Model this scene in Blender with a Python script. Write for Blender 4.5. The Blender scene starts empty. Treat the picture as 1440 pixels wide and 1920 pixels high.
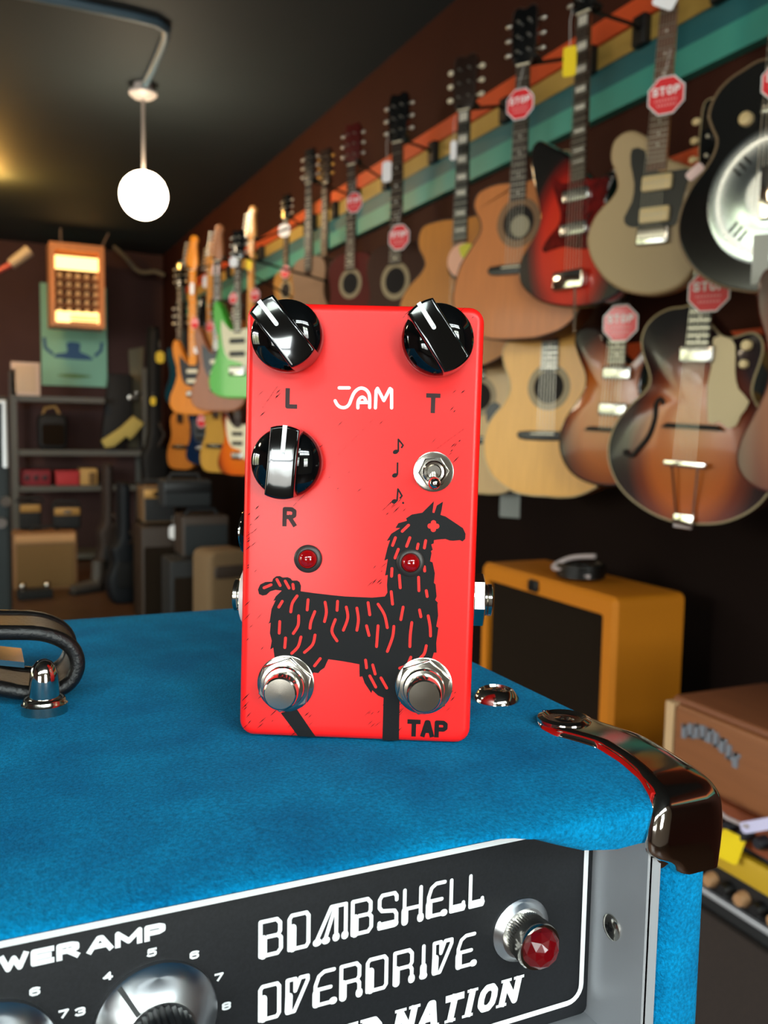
import bpy, bmesh, math, random
from math import sin, cos, pi, radians
from mathutils import Vector, Matrix
random.seed(5)
SC = bpy.context.scene
COL = SC.collection
# ------------------------------------------------------------------ camera, world, light, exposure
CAMZ = 1.30                      # the phone is held 1.3 m above the shop floor
CR, CU, CF = ((0.90892, -0.416589, 0.017819), (0.022436, 0.091533, 0.995549), (0.416366, 0.904475, -0.092543))
cam = bpy.data.objects.new('camera', bpy.data.cameras.new('camera'))
COL.objects.link(cam)
cam.matrix_world = Matrix(((CR[0], CU[0], -CF[0], 0), (CR[1], CU[1], -CF[1], 0), (CR[2], CU[2], -CF[2], CAMZ), (0, 0, 0, 1)))
cam.data.sensor_fit = 'VERTICAL'; cam.data.sensor_height = 36.0; cam.data.sensor_width = 27.0
cam.data.lens = 36.0 * 1675.3 / 1920
cam.data.clip_start = 0.01
cam.data.dof.use_dof = True; cam.data.dof.focus_distance = 0.243; cam.data.dof.aperture_fstop = 21
SC.camera = cam
SC.view_settings.view_transform = 'Standard'; SC.view_settings.look = 'None'
SC.view_settings.exposure = 0.14; SC.view_settings.gamma = 1.0
SC.view_settings.use_curve_mapping = False
SC.cycles.use_denoising = True
SC.cycles.max_bounces = 7; SC.cycles.sample_clamp_indirect = 6.0

W = bpy.data.worlds.new('street_daylight'); SC.world = W; W.use_nodes = True
wn = W.node_tree.nodes; wl = W.node_tree.links; wn.clear()
o_ = wn.new('ShaderNodeOutputWorld'); bg = wn.new('ShaderNodeBackground'); tc = wn.new('ShaderNodeTexCoord')
sp = wn.new('ShaderNodeSeparateXYZ'); rp = wn.new('ShaderNodeValToRGB'); nz = wn.new('ShaderNodeTexNoise')
def ramp(stops):
    r = wn.new('ShaderNodeValToRGB')
    for i, (p, c) in enumerate(stops):
        e = r.color_ramp.elements[i] if i < 2 else r.color_ramp.elements.new(p)
        e.position = p; e.color = (*c, 1)
    return r
def wmath(op, a, b):
    m = wn.new('ShaderNodeMath'); m.operation = op
    for i, v in enumerate((a, b)):
        if isinstance(v, (int, float)): m.inputs[i].default_value = v
        else: wl.new(v, m.inputs[i])
    return m.outputs[0]
nz.inputs['Scale'].default_value = 6.0; nz.inputs['Detail'].default_value = 4
wl.new(tc.outputs['Generated'], sp.inputs[0]); wl.new(tc.outputs['Generated'], nz.inputs['Vector'])
el = wmath('ADD', wmath('MULTIPLY', sp.outputs[2], 1.0), wmath('MULTIPLY', wmath('SUBTRACT', nz.outputs[0], .5), .35))
el = wmath('ADD', el, .3)
street = ramp([(0.0, (.16, .16, .15)), (.22, (.30, .30, .28)), (.29, (.60, .64, .62)), (.36, (.90, .97, 1.0)), (.50, (.55, .62, .52)), (1.0, (.8, .92, 1.0))])
trees = ramp([(0.0, (.06, .06, .055)), (.22, (.09, .09, .07)), (.32, (.15, .165, .09)), (.42, (.29, .29, .21)), (.52, (.66, .68, .72)), (1.0, (.8, .92, 1.0))])
wl.new(el, street.inputs[0]); wl.new(el, trees.inputs[0])
side = ramp([(.30, (1, 1, 1)), (.55, (0, 0, 0))]); wl.new(wmath('ADD', wmath('MULTIPLY', sp.outputs[1], .5), .5), side.inputs[0])
mx = wn.new('ShaderNodeMix'); mx.data_type = 'RGBA'
wl.new(side.outputs[0], mx.inputs[0]); wl.new(trees.outputs[0], mx.inputs[6]); wl.new(street.outputs[0], mx.inputs[7])
wl.new(mx.outputs[2], bg.inputs[0]); wl.new(bg.outputs[0], o_.inputs[0])
bg.inputs[1].default_value = 24.0

WIN_Z0, WIN_Z1 = 0.80, 1.75
FRONT_WINDOWS = [(-2.75, -1.2, .80, 1.68), (.05, .75, .9, 1.9), (-3.0, -1.2, 2.25, 2.85), (-.9, 1.2, 2.25, 2.85)]     # x0, x1, z0, z1 in the street front, behind the phone; high pair added unseen for top light
SIDE_WINDOWS = [(1.0, 2.6, .75, 2.35), (2.9, 4.5, .75, 2.35)]     # y0, y1, z0, z1 in the left wall
XW, YBK, XLW, CEIL, YFW = 1.80, 9.41, -3.6, CAMZ + 1.7195, -2.0
def portal(loc, sx, sz, rot):                                       # light portals: they only guide sampling of the sky
    L = bpy.data.lights.new('window_portal', 'AREA'); L.shape = 'RECTANGLE'; L.size = sx; L.size_y = sz
    L.cycles.is_portal = True
    lo = bpy.data.objects.new('window_portal', L); COL.objects.link(lo); lo.location = loc; lo.rotation_euler = rot
for a, b, c, d in FRONT_WINDOWS: portal(((a + b) / 2, YFW - .06, (c + d) / 2), b - a, d - c, (radians(90), 0, 0))
for a, b, c, d in SIDE_WINDOWS: portal((XLW - .11, (a + b) / 2, (c + d) / 2), b - a, d - c, (radians(90), 0, radians(-90)))

# ------------------------------------------------------------------ helpers
def lin(c):
    return tuple((v / 12.92 if v <= .04045 else ((v + .055) / 1.055) ** 2.4) for v in (x / 255 for x in c))
MATS = {}
def M(name, rgb, rough=.5, metal=0., spec=.5, coat=0., emit=0., noise=None, bump=None, aniso=0., coat_rough=.05, sheen=0.):
    """principled material; rgb is 0-255 sRGB; noise=(scale, amount) varies the colour; bump=(scale, strength, distance)"""
    if name in MATS: return MATS[name]
    m = bpy.data.materials.new(name); m.use_nodes = True; nt = m.node_tree; b = nt.nodes['Principled BSDF']
    c = lin(rgb); b.inputs['Base Color'].default_value = (*c, 1)
    b.inputs['Roughness'].default_value = rough; b.inputs['Metallic'].default_value = metal
    b.inputs['Specular IOR Level'].default_value = spec; b.inputs['Coat Weight'].default_value = coat
    b.inputs['Coat Roughness'].default_value = coat_rough; b.inputs['Sheen Weight'].default_value = sheen
    b.inputs['Anisotropic'].default_value = aniso
    if emit:
        b.inputs['Emission Color'].default_value = (*c, 1); b.inputs['Emission Strength'].default_value = emit
    tc = nt.nodes.new('ShaderNodeTexCoord')
    if noise:
        n = nt.nodes.new('ShaderNodeTexNoise'); n.inputs['Scale'].default_value = noise[0]; n.inputs['Detail'].default_value = 5
        r = nt.nodes.new('ShaderNodeValToRGB')
        k = noise[1]
        r.color_ramp.elements[0].position = .3; r.color_ramp.elements[1].position = .7
        r.color_ramp.elements[0].color = (*[v * (1 - k) for v in c], 1); r.color_ramp.elements[1].color = (*[min(1, v * (1 + k)) for v in c], 1)
        mp = nt.nodes.new('ShaderNodeMapping'); mp.inputs['Scale'].default_value = noise[2] if len(noise) > 2 else (1, 1, 1)
        nt.links.new(tc.outputs['Object'], mp.inputs[0]); nt.links.new(mp.outputs[0], n.inputs['Vector'])
        nt.links.new(n.outputs[0], r.inputs[0]); nt.links.new(r.outputs[0], b.inputs['Base Color'])
    if bump:
        n = nt.nodes.new('ShaderNodeTexNoise'); n.inputs['Scale'].default_value = bump[0]; n.inputs['Detail'].default_value = 6
        bp = nt.nodes.new('ShaderNodeBump'); bp.inputs['Strength'].default_value = bump[1]; bp.inputs['Distance'].default_value = bump[2]
        nt.links.new(tc.outputs['Object'], n.inputs['Vector']); nt.links.new(n.outputs[0], bp.inputs['Height']); nt.links.new(bp.outputs[0], b.inputs['Normal'])
    MATS[name] = m
    return m

def smooth_closed(pts, n=4):
    """closed Catmull-Rom through 2D points"""
    out = []; N = len(pts)
    for i in range(N):
        p0, p1, p2, p3 = pts[i - 1], pts[i], pts[(i + 1) % N], pts[(i + 2) % N]
        for k in range(n):
            t = k / n
            out.append(tuple(.5 * (2 * p1[j] + (p2[j] - p0[j]) * t + (2 * p0[j] - 5 * p1[j] + 4 * p2[j] - p3[j]) * t * t + (3 * p1[j] - p0[j] - 3 * p2[j] + p3[j]) * t ** 3) for j in (0, 1)))
    return out
def smooth_open(pts, n=6):
    out = []; N = len(pts)
    for i in range(N - 1):
        p0, p1, p2, p3 = pts[max(i - 1, 0)], pts[i], pts[i + 1], pts[min(i + 2, N - 1)]
        for k in range(n):
            t = k / n
            out.append(tuple(.5 * (2 * p1[j] + (p2[j] - p0[j]) * t + (2 * p0[j] - 5 * p1[j] + 4 * p2[j] - p3[j]) * t * t + (3 * p1[j] - p0[j] - 3 * p2[j] + p3[j]) * t ** 3) for j in range(len(p1))))
    out.append(tuple(pts[-1])); return out
def area2(p):
    return sum(p[i - 1][0] * p[i][1] - p[i][0] * p[i - 1][1] for i in range(len(p)))
def offset2(p, d):
    """inset a counter-clockwise polygon by d along averaged normals"""
    out = []; N = len(p)
    for i in range(N):
        a, b, c = p[i - 1], p[i], p[(i + 1) % N]
        n = []
        for q, r in ((a, b), (b, c)):
            dx, dy = r[0] - q[0], r[1] - q[1]; l = math.hypot(dx, dy) or 1e-9
            n.append((-dy / l, dx / l))
        nx, ny = n[0][0] + n[1][0], n[0][1] + n[1][1]; l = math.hypot(nx, ny) or 1e-9
        out.append((b[0] + nx / l * d, b[1] + ny / l * d))
    return out
def rrect(w, h, r, n=5, cx=0., cy=0.):
    o = []
    for sx, sy, a0 in ((1, -1, -90), (1, 1, 0), (-1, 1, 90), (-1, -1, 180)):
        for k in range(n + 1):
            a = radians(a0 + 90 * k / n)
            o.append((cx + sx * (w / 2 - r) + r * cos(a), cy + sy * (h / 2 - r) + r * sin(a)))
    return o
def ngon(r, n, a0=0., cx=0., cy=0.):
    return [(cx + r * cos(a0 + 2 * pi * k / n), cy + r * sin(a0 + 2 * pi * k / n)) for k in range(n)]

class MB:
    """collects geometry; build() links it as ONE mesh object"""
    def __init__(s): s.v = []; s.f = []; s.mi = []; s.m = 0; s.T = None
    def add(s, vs, fs):
        b = len(s.v)
        s.v += [tuple(s.T @ Vector(p)) if s.T else tuple(p) for p in vs]
        for f in fs: s.f.append(tuple(i + b for i in f)); s.mi.append(s.m)
        return s
    def box(s, c, d, rz=0.):
        x, y, z = (k / 2 for k in d); R = Matrix.Rotation(rz, 3, 'Z')
        vs = [Vector(c) + R @ Vector((sx * x, sy * y, sz * z)) for sx in (-1, 1) for sy in (-1, 1) for sz in (-1, 1)]
        return s.add(vs, [(0, 1, 3, 2), (4, 6, 7, 5), (0, 4, 5, 1), (2, 3, 7, 6), (0, 2, 6, 4), (1, 5, 7, 3)])
    def rbox(s, c, d, r=.01, seg=3):
        """box with rounded vertical-plane outline (x,z) and small front bevel"""
        P = [(x + c[0], z + c[2]) for x, z in rrect(d[0], d[2], r, seg)]
        return s.prism(P, c[1] - d[1] / 2, c[1] + d[1] / 2, min(r * .6, d[1] * .3))
    def rings(s, rings, cap0=True, cap1=True, closed=True):
        n = len(rings[0]); vs = [p for r in rings for p in r]; fs = []
        for i in range(len(rings) - 1):
            for k in range(n if closed else n - 1):
                a, b = i * n + k, i * n + (k + 1) % n
                fs.append((a, b, b + n, a + n))
        if cap0: fs.append(tuple(range(n))[::-1])
        if cap1: fs.append(tuple(range((len(rings) - 1) * n, len(rings) * n)))
        return s.add(vs, fs)
    def prism(s, P, y0, y1, bev=0., seg=3, back=True):
        """outline P in (x,z), front at y0 (smaller y), back at y1, front and back edges rounded by bev"""
        if area2(P) < 0: P = P[::-1]
        if bev:
            A = [pi / 2 * k / seg for k in range(seg + 1)]
            R = [[(x, y0 + bev * (1 - cos(a)), z) for x, z in offset2(P, bev * (1 - sin(a)))] for a in A]
            if back: R += [[(x, y1 - bev * (1 - cos(a)), z) for x, z in offset2(P, bev * (1 - sin(a)))] for a in A[::-1]]
            else: R.append([(x, y1, z) for x, z in P])
        else:
            R = [[(x, y0, z) for x, z in P], [(x, y1, z) for x, z in P]]
        return s.rings(R)
    def plate(s, P, y):
        if area2(P) < 0: P = P[::-1]
        return s.add([(x, y, z) for x, z in P], [tuple(range(len(P)))])
    def lathe(s, prof, n=32, o=(0, 0, 0), ax=(0, 0, 1), cap0=True, cap1=True):
        """prof: (radius, height along ax)"""
        a = Vector(ax).normalized(); u = a.orthogonal().normalized(); w = a.cross(u); o = Vector(o)
        return s.rings([[o + a * h + (u * cos(2 * pi * k / n) + w * sin(2 * pi * k / n)) * max(r, 1e-6) for k in range(n)] for r, h in prof], cap0, cap1)
    def cyl(s, p0, p1, r0, r1=None, n=16):
        p0, p1 = Vector(p0), Vector(p1); l = (p1 - p0).length
        return s.lathe([(r0, 0), (r0 if r1 is None else r1, l)], n, p0, p1 - p0)
    def ball(s, c, r, n=16, m=10, sc=(1, 1, 1)):
        vs = []; fs = []
        R = [[(c[0] + sc[0] * r * sin(pi * i / m) * cos(2 * pi * k / n), c[1] + sc[1] * r * sin(pi * i / m) * sin(2 * pi * k / n), c[2] - sc[2] * r * cos(pi * i / m)) for k in range(n)] for i in range(1, m)]
        s.rings(R, False, False)
        b0 = (c[0], c[1], c[2] - sc[2] * r); b1 = (c[0], c[1], c[2] + sc[2] * r)
        s.add([b0] + R[0], [(0, (k + 1) % n + 1, k + 1) for k in range(n)])
        return s.add([b1] + R[-1], [(0, k + 1, (k + 1) % n + 1) for k in range(n)])
    def tube(s, path, r, n=8, closed=False):
        path = [Vector(p) for p in path]; N = len(path); R = []
        up = Vector((0, 0, 1)); last = None
        for i in range(N):
            d = (path[(i + 1) % N] - path[i - 1]) if closed else (path[min(i + 1, N - 1)] - path[max(i - 1, 0)])
            d.normalize()
            if last is None: u = d.orthogonal().normalized()
            else: u = (last - d * last.dot(d)).normalized()
            last = u; w = d.cross(u); rr = r[i] if isinstance(r, (list, tuple)) else r
            R.append([path[i] + (u * cos(2 * pi * k / n) + w * sin(2 * pi * k / n)) * rr for k in range(n)])
        if closed: R.append(R[0])
        return s.rings(R, not closed, not closed)
    _k = 0
    def lift(s):
        """a few microns per stroke so that crossing strokes never share a plane"""
        MB._k = (MB._k + 1) % 59; return -MB._k * 1.5e-6
    def strokes(s, lines, w, y, fn=None):
        """flat ribbons with round joints in the (x,z) plane at depth y; square ends"""
        for ln in lines:
            for (a, b) in zip(ln[:-1], ln[1:]):
                dx, dz = b[0] - a[0], b[1] - a[1]; l = math.hypot(dx, dz)
                if l < 1e-9: continue
                nx, nz = -dz / l * w / 2, dx / l * w / 2; yy = y + s.lift()
                s.add([(a[0] - nx, yy, a[1] - nz), (b[0] - nx, yy, b[1] - nz), (b[0] + nx, yy, b[1] + nz), (a[0] + nx, yy, a[1] + nz)], [(0, 1, 2, 3)])
            for p in (ln[1:-1] if ln[0] != ln[-1] else ln[1:]): s.disc(p[0], p[1], w / 2, y, 12)
        return s
    def disc(s, x, z, r, y, n=20):
        y += s.lift()
        return s.add([(x + r * cos(2 * pi * k / n), y, z + r * sin(2 * pi * k / n)) for k in range(n)], [tuple(range(n))])
    def build(s, name, mats, parent=None, smooth=35):
        me = bpy.data.meshes.new(name); me.from_pydata(s.v, [], s.f)
        for m in (mats if isinstance(mats, (list, tuple)) else [mats]): me.materials.append(m)
        me.polygons.foreach_set('material_index', s.mi)
        bm = bmesh.new(); bm.from_mesh(me)
        bmesh.ops.remove_doubles(bm, verts=bm.verts, dist=1e-7)
        bmesh.ops.recalc_face_normals(bm, faces=bm.faces)
        if smooth:
            th = radians(smooth)
            for f in bm.faces: f.smooth = True
            for e in bm.edges:
                if len(e.link_faces) != 2 or e.calc_face_angle(0) > th: e.smooth = False
        bm.to_mesh(me); bm.free()
        o = bpy.data.objects.new(name, me); COL.objects.link(o)
        if parent: o.parent = parent
        return o
def empty(name, loc=(0, 0, 0), rz=0., label=None, cat=None, group=None, tilt=0.):
    o = bpy.data.objects.new(name, None); COL.objects.link(o); o.empty_display_size = .05
    o.location = loc; o.rotation_euler = (0, tilt, rz)
    return tag(o, label, cat, group)
def tag(o, label=None, cat=None, group=None, kind=None):
    if label: o['label'] = label
    if cat: o['category'] = cat
    if group: o['group'] = group
    if kind: o['kind'] = kind
    return o
def struct(o): o['kind'] = 'structure'; return o
FONT = {
 'A': [[(0, 0), (.42, 1), (.58, 1), (1, 0)], [(.2, .32), (.8, .32)]], 'D': [[(0, 0), (0, 1), (.6, 1), (1, .7), (1, .3), (.6, 0), (0, 0)]],
 'E': [[(1, 1), (0, 1), (0, 0), (1, 0)], [(0, .5), (.85, .5)]], 'F': [[(1, 1), (0, 1), (0, 0)], [(0, .5), (.85, .5)]],
 'I': [[(.5, 0), (.5, 1)]], 'L': [[(0, 1), (0, 0), (1, 0)]], 'M': [[(0, 0), (0, 1), (.5, .2), (1, 1), (1, 0)]], 'N': [[(0, 0), (0, 1), (1, 0), (1, 1)]],
 'O': [[(.3, 0), (.05, .2), (0, .5), (.05, .8), (.3, 1), (.7, 1), (.95, .8), (1, .5), (.95, .2), (.7, 0), (.3, 0)]],
 'P': [[(0, 0), (0, 1), (.75, 1), (1, .88), (1, .58), (.75, .46), (0, .46)]], 'R': [[(0, 0), (0, 1), (.72, 1), (1, .88), (1, .6), (.72, .48), (0, .48)], [(.5, .48), (1, 0)]],
 'S': [[(1, .84), (.78, 1), (.22, 1), (0, .86), (0, .66), (.2, .54), (.8, .46), (1, .34), (1, .14), (.78, 0), (.22, 0), (0, .16)]],
 'T': [[(0, 1), (1, 1)], [(.5, 1), (.5, 0)]], 'W': [[(0, 1), (.25, 0), (.5, .85), (.75, 0), (1, 1)]], 'H': [[(0, 0), (0, 1)], [(1, 0), (1, 1)], [(0, .5), (1, .5)]],
 'U': [[(0, 1), (0, .25), (.25, 0), (.75, 0), (1, .25), (1, 1)]],
 '3': [[(0, .9), (.2, 1), (.8, 1), (1, .85), (1, .62), (.8, .52), (.4, .52)], [(.8, .52), (1, .4), (1, .15), (.8, 0), (.2, 0), (0, .12)]],
 '4': [[(.75, 0), (.75, 1), (0, .3), (1, .3)]], '5': [[(1, 1), (.1, 1), (.05, .55), (.75, .6), (1, .45), (1, .15), (.8, 0), (.2, 0), (0, .12)]],
 '6': [[(1, .88), (.75, 1), (.25, 1), (0, .8), (0, .2), (.25, 0), (.75, 0), (1, .15), (1, .42), (.75, .58), (.05, .55)]],
 '7': [[(0, 1), (1, 1), (.35, 0)]],
 '8': [[(.25, .53), (0, .68), (0, .88), (.25, 1), (.75, 1), (1, .88), (1, .68), (.75, .53), (.25, .53), (0, .38), (0, .13), (.25, 0), (.75, 0), (1, .13), (1, .38), (.75, .53)]],
}
def write(mb, text, x0, z0, cw, ch, gap, sw, y, shear=0., fn=None, wid=None):
    """stroke lettering in the (x,z) plane; cw,ch cell size, sw stroke width"""
    x = x0
    for c in text:
        if c == ' ': x += cw * .7; continue
        k = (wid or {}).get(c, 1.)
        w_ = cw * k
        L = [[(x + sw / 2 + p[0] * (w_ - sw) + shear * (sw / 2 + p[1] * (ch - sw)), z0 + sw / 2 + p[1] * (ch - sw)) for p in ln] for ln in FONT[c]]
        # run the free ends out to the full cell so stems end square
        for ln in L:
            for i, j in ((0, 1), (-1, -2)):
                if ln[0] == ln[-1]: break
                dx, dz = ln[i][0] - ln[j][0], ln[i][1] - ln[j][1]; l = math.hypot(dx, dz) or 1
                ln[i] = (ln[i][0] + dx / l * sw / 2, ln[i][1] + dz / l * sw / 2)
        mb.strokes(L, sw, y, fn)
        x += w_ + gap
    return x

# ------------------------------------------------------------------ the blue amplifier head
TOP = CAMZ - 0.088                        # its upper face
XR, YF, YB, ZB = 0.1747, 0.168, 0.422, TOP - 0.235
XL = -0.415
suede = M('blue_suede', (0, 124, 178), rough=.95, spec=.1, sheen=.12, noise=(1100, .34), bump=(1900, .8, .0009))
def suede_nodes(m):
    nt = m.node_tree; b = nt.nodes['Principled BSDF']
    b.inputs['Sheen Tint'].default_value = (.1, .7, 1, 1); b.inputs['Sheen Roughness'].default_value = .45
    old = b.inputs['Base Color'].links[0].from_socket
    tc = nt.nodes.new('ShaderNodeTexCoord'); n = nt.nodes.new('ShaderNodeTexNoise'); n.inputs['Scale'].default_value = 38; n.inputs['Detail'].default_value = 4
    r = nt.nodes.new('ShaderNodeValToRGB'); r.color_ramp.elements[0].color = (.62, .68, .74, 1); r.color_ramp.elements[1].color = (1.3, 1.22, 1.16, 1)
    r.color_ramp.elements[0].position = .32; r.color_ramp.elements[1].position = .70
    mx = nt.nodes.new('ShaderNodeMix'); mx.data_type = 'RGBA'; mx.blend_type = 'MULTIPLY'; mx.inputs[0].default_value = 1
    nt.links.new(tc.outputs['Object'], n.inputs['Vector']); nt.links.new(n.outputs[0], r.inputs[0])
    nt.links.new(old, mx.inputs[6]); nt.links.new(r.outputs[0], mx.inputs[7]); nt.links.new(mx.outputs[2], b.inputs['Base Color'])
suede_nodes(suede)
chrome = M('chrome', (212, 204, 196), rough=.09, metal=1.)
nickel = M('nickel', (190, 184, 174), rough=.16, metal=1.)
brushed = M('brushed_aluminium', (205, 206, 208), rough=.3, metal=1., aniso=.6)
steel = M('satin_steel', (196, 198, 202), rough=.5, metal=.6)
blackplastic = M('gloss_black_plastic', (6, 7, 8), rough=.08, coat=.6, coat_rough=.03)
satinblack = M('satin_black', (10, 10, 11), rough=.4)
panelblack = M('panel_black', (22, 23, 26), rough=.55, spec=.3, noise=(1500, .25))
white = M('white_ink', (236, 238, 240), rough=.5)
leather = M('black_leather', (14, 12, 11), rough=.42, bump=(700, .5, .0006))
brownleather = M('brown_leather', (58, 42, 30), rough=.45, bump=(800, .5, .0005))

amp = empty('guitar_amplifier', (0, 0, 0), 0, 'blue suede guitar amplifier with black control panel and chrome corner, under the red pedal', 'amplifier')
mb = MB()
zb_pts = [(-.415, -.0936), (.106, -.0936), (.111, -.0940), (.1174, -.0958), (.1251, -.0989), (.133, -.1018), (.1429, -.1035), (.1521, -.1032), (.164, -.105), (.1747, -.105)]
def zbot(x):
    for (a, za), (b, zb) in zip(zb_pts, zb_pts[1:]):
        if x <= b: return za + (zb - za) * (x - a) / (b - a)
    return zb_pts[-1][1]
def topprof(x, dz):
    """closed (y,z) section of the lid: flat top, a soft roll to the front edge, underside"""
    zt = TOP + dz; zb = CAMZ + zbot(x)
    P = [(YB - .004, zt - .018), (YB, zt - .014), (YB, zt - .004), (YB - .0012, zt - .0012), (YB - .004, zt)]
    P += [(YB - (YB - .225) * k / 8, zt) for k in range(1, 9)]
    yf = YF; a = .225 - yf; h = min(.0065, zt - zb - .0005)
    for k in range(1, 15):
        t = pi / 2 * k / 14
        P.append((.225 - a * sin(t) ** 1.0, zt - h * (1 - cos(t)) ** 1.0))
    P += [(yf, (zt - h + zb) / 2), (yf + .0012, zb + .0004), (yf + .003, zb - .0002), (.192, zb), (.21, zt - .018)]
    return P
xs = [XL, -.3, -.2, -.1, 0, .04, .08, .1] + [.105 + .0035 * k for k in range(18)]
xs = [x for x in xs if x < XR - .004] + [XR - .004 + .004 * sin(pi / 2 * k / 5) for k in range(6)]
rings = []
for x in xs:
    t = max(0, (x - (XR - .004)) / .004); dz = -.004 * (1 - math.sqrt(max(0, 1 - t * t)))
    rings.append([(x, y, z) for y, z in topprof(x, dz)])
mb.rings(rings)
for x0, x1 in ((XL, XL + .0167), (.158, XR)):              # the two side boards
    P = rrect(x1 - x0, YB - YF, .006, 5, (x0 + x1) / 2, (YF + YB) / 2)
    mb.rings([[(x, y, TOP - .012) for x, y in P], [(x, y, ZB) for x, y in P]])
mb.box(((XL + XR) / 2, (YF + YB) / 2 + .01, ZB + .009), (XR - XL - .01, YB - YF - .03, .018))
mb.box(((XL + XR) / 2, YB - .012, (TOP + ZB) / 2), (XR - XL - .02, .012, TOP - ZB - .03))
mb.build('cabinet_shell', suede, amp, 50)
# black control panel in a silver tray
PY = .189
Zp = lambda z: CAMZ + z
mb = MB(); mb.prism(rrect(.152 + .3925, .060, .002, 3, (.152 - .3925) / 2, Zp(-.131)), PY, PY + .003, .0004, 2); mb.build('control_panel', panelblack, amp)
mb = MB()
mb.box((.1528, .1807, Zp(-.155)), (.0014, .026, .112)); mb.box((-.3935, .1807, Zp(-.155)), (.0014, .026, .112))
mb.box((.1546, .1683, Zp(-.155)), (.0034, .0012, .112))
mb.box((-.12, .1807, Zp(-.1622)), (.545, .026, .0014)); mb.box((-.12, .1683, Zp(-.1872)), (.545, .0012, .05))
mb.build('chassis_tray', steel, amp)
mb = MB(); mb.m = 0
R1 = rrect(.1503 + .39, .0520, .0052, 6, (.1503 - .39) / 2, Zp(-.1311)); R2 = offset2(R1, .0015)
n = len(R1); mb.add([(x, PY - .00015, z) for x, z in R1 + R2], [(k, (k + 1) % n, n + (k + 1) % n, n + k) for k in range(n)])
mb.build('panel_border', white, amp)
# lettering: hand-drawn outline capitals, two rows
G = {
 'B': ([[(.06, .05), (.06, .95), (.72, .95), (.86, .84), (.86, .62), (.78, .53), (.9, .44), (.9, .16), (.76, .05), (.06, .05)]], [[(.3, .53), (.8, .53)]], [(.17, .06, .17, .5)]),
 'O': ([[(.06, .05), (.06, .86), (.16, .95), (.8, .95), (.9, .86), (.9, .14), (.8, .05), (.06, .05)]], [], [(.2, .07, .2, .62)]),
 'M': ([[(.02, .06), (.5, .95), (.96, .95), (.96, .06)], [(.3, .06), (.62, .93)], [(.66, .06), (.66, .9)]], [], [(.04, .07, .10, .07), (.32, .07, .36, .07), (.66, .08, .66, .12), (.94, .08, .94, .12)]),
 'S': ([[(.9, .76), (.9, .86), (.8, .95), (.2, .95), (.08, .84), (.08, .62), (.2, .52), (.8, .46), (.9, .36), (.9, .14), (.8, .05), (.08, .05), (.08, .2)]], [], [(.14, .1, .85, .1)]),
 'H': ([[(.1, .05), (.1, .95)], [(.9, .05), (.9, .95)], [(.1, .42), (.9, .42)]], [], [(.12, .06, .12, .38), (.9, .06, .9, .12)]),
 'E': ([[(.95, .95), (.5, .95), (.25, .85), (.1, .6), (.1, .05), (.95, .05)], [(.12, .48), (.8, .48)]], [], [(.13, .08, .13, .4), (.9, .07, .95, .07)]),
 'L': ([[(.12, .95), (.12, .05), (.92, .05), (.92, .24)]], [], [(.2, .12, .88, .12)]),
 'V': ([[(.05, .95), (.05, .06), (.36, .06), (.96, .84), (.96, .95), (.62, .95), (.4, .62), (.4, .95), (.05, .95)]], [], [(.1, .1, .12, .5)]),
 'R': ([[(.08, .05), (.08, .95), (.76, .95), (.9, .84), (.9, .58), (.8, .48), (.3, .48)], [(.8, .48), (.9, .38), (.9, .05)]], [], [(.17, .06, .17, .46), (.9, .06, .9, .12)]),
 'I': ([[(.5, .95), (.5, .05)], ], [], [(.42, .08, .58, .08), (.5, .1, .5, .35)]),
}
G['D'] = G['O']
def big(mb, text, xs_, z0, h):
    for c, (x0, x1) in zip(text, xs_):
        A, Bs, T = G[c]; f = lambda p: (x0 + p[0] * (x1 - x0), Zp(z0) + p[1] * h)
        w = .00105
        mb.strokes([[f(p) for p in ln] for ln in A], w, PY - .0002)
        for ln in A:
            for p in (ln[0], ln[-1]): q = f(p); mb.disc(q[0], q[1], w / 2, PY - .0002, 10)
        mb.strokes([[f(p) for p in ln] for ln in Bs], w, PY - .0002)
        for t in T:
            a, b = f(t[:2]), f(t[2:]); mb.strokes([[a, b]], .0019, PY - .0002)
            for q in (a, b): mb.disc(q[0], q[1], .00095, PY - .0002, 10)
def cells(x0, x1, ws, gap):
    k = (x1 - x0 - gap * (len(ws) - 1)) / sum(ws); o = []
    for w in ws: o.append((x0, x0 + w * k)); x0 += w * k + gap
    return o
mb = MB()
big(mb, 'BOMBSHELL', cells(.0572, .1171, [1.05, 1, 1.45, 1.05, 1, 1.0, .95, .8, .8], .0011), -.1221, .0092)
big(mb, 'OVERDRIVE', cells(.0572, .1150, [1, 1, 1, 1.05, 1.1, 1.05, .55, 1, 1], .0012), -.1377, .0090)
write(mb, 'IED', .0715, Zp(-.1516), .0058, .0074, .0011, .0019, PY - .0002, .22, wid={'I': .45})
write(mb, 'NATION', .0915, Zp(-.1516), .0058, .0074, .0011, .0019, PY - .0002, .22, wid={'I': .45, 'T': .95})
for x0, txt in ((.0715, 'IED'), (.0915, 'NATION')):           # slab serifs
    x = x0
    for c in txt:
        k = .45 if c == 'I' else (.95 if c == 'T' else 1); w_ = .0058 * k
        st = {'I': [.5], 'T': [.5], 'N': [0, 1], 'A': [0, 1], 'E': [0], 'D': [0]}.get(c, [])
        for q in st:
            cx = x + .00095 + q * (w_ - .0019)
            for zz, on in ((.0004, True), (.0070, c in 'IND')):
                if on and not (c == 'N' and q == 1 and zz < .001): mb.strokes([[(cx - .0016 + .22 * zz, Zp(-.1516) + zz), (cx + .0016 + .22 * zz, Zp(-.1516) + zz)]], .0008, PY - .0002)
        x += w_ + .0011
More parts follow.
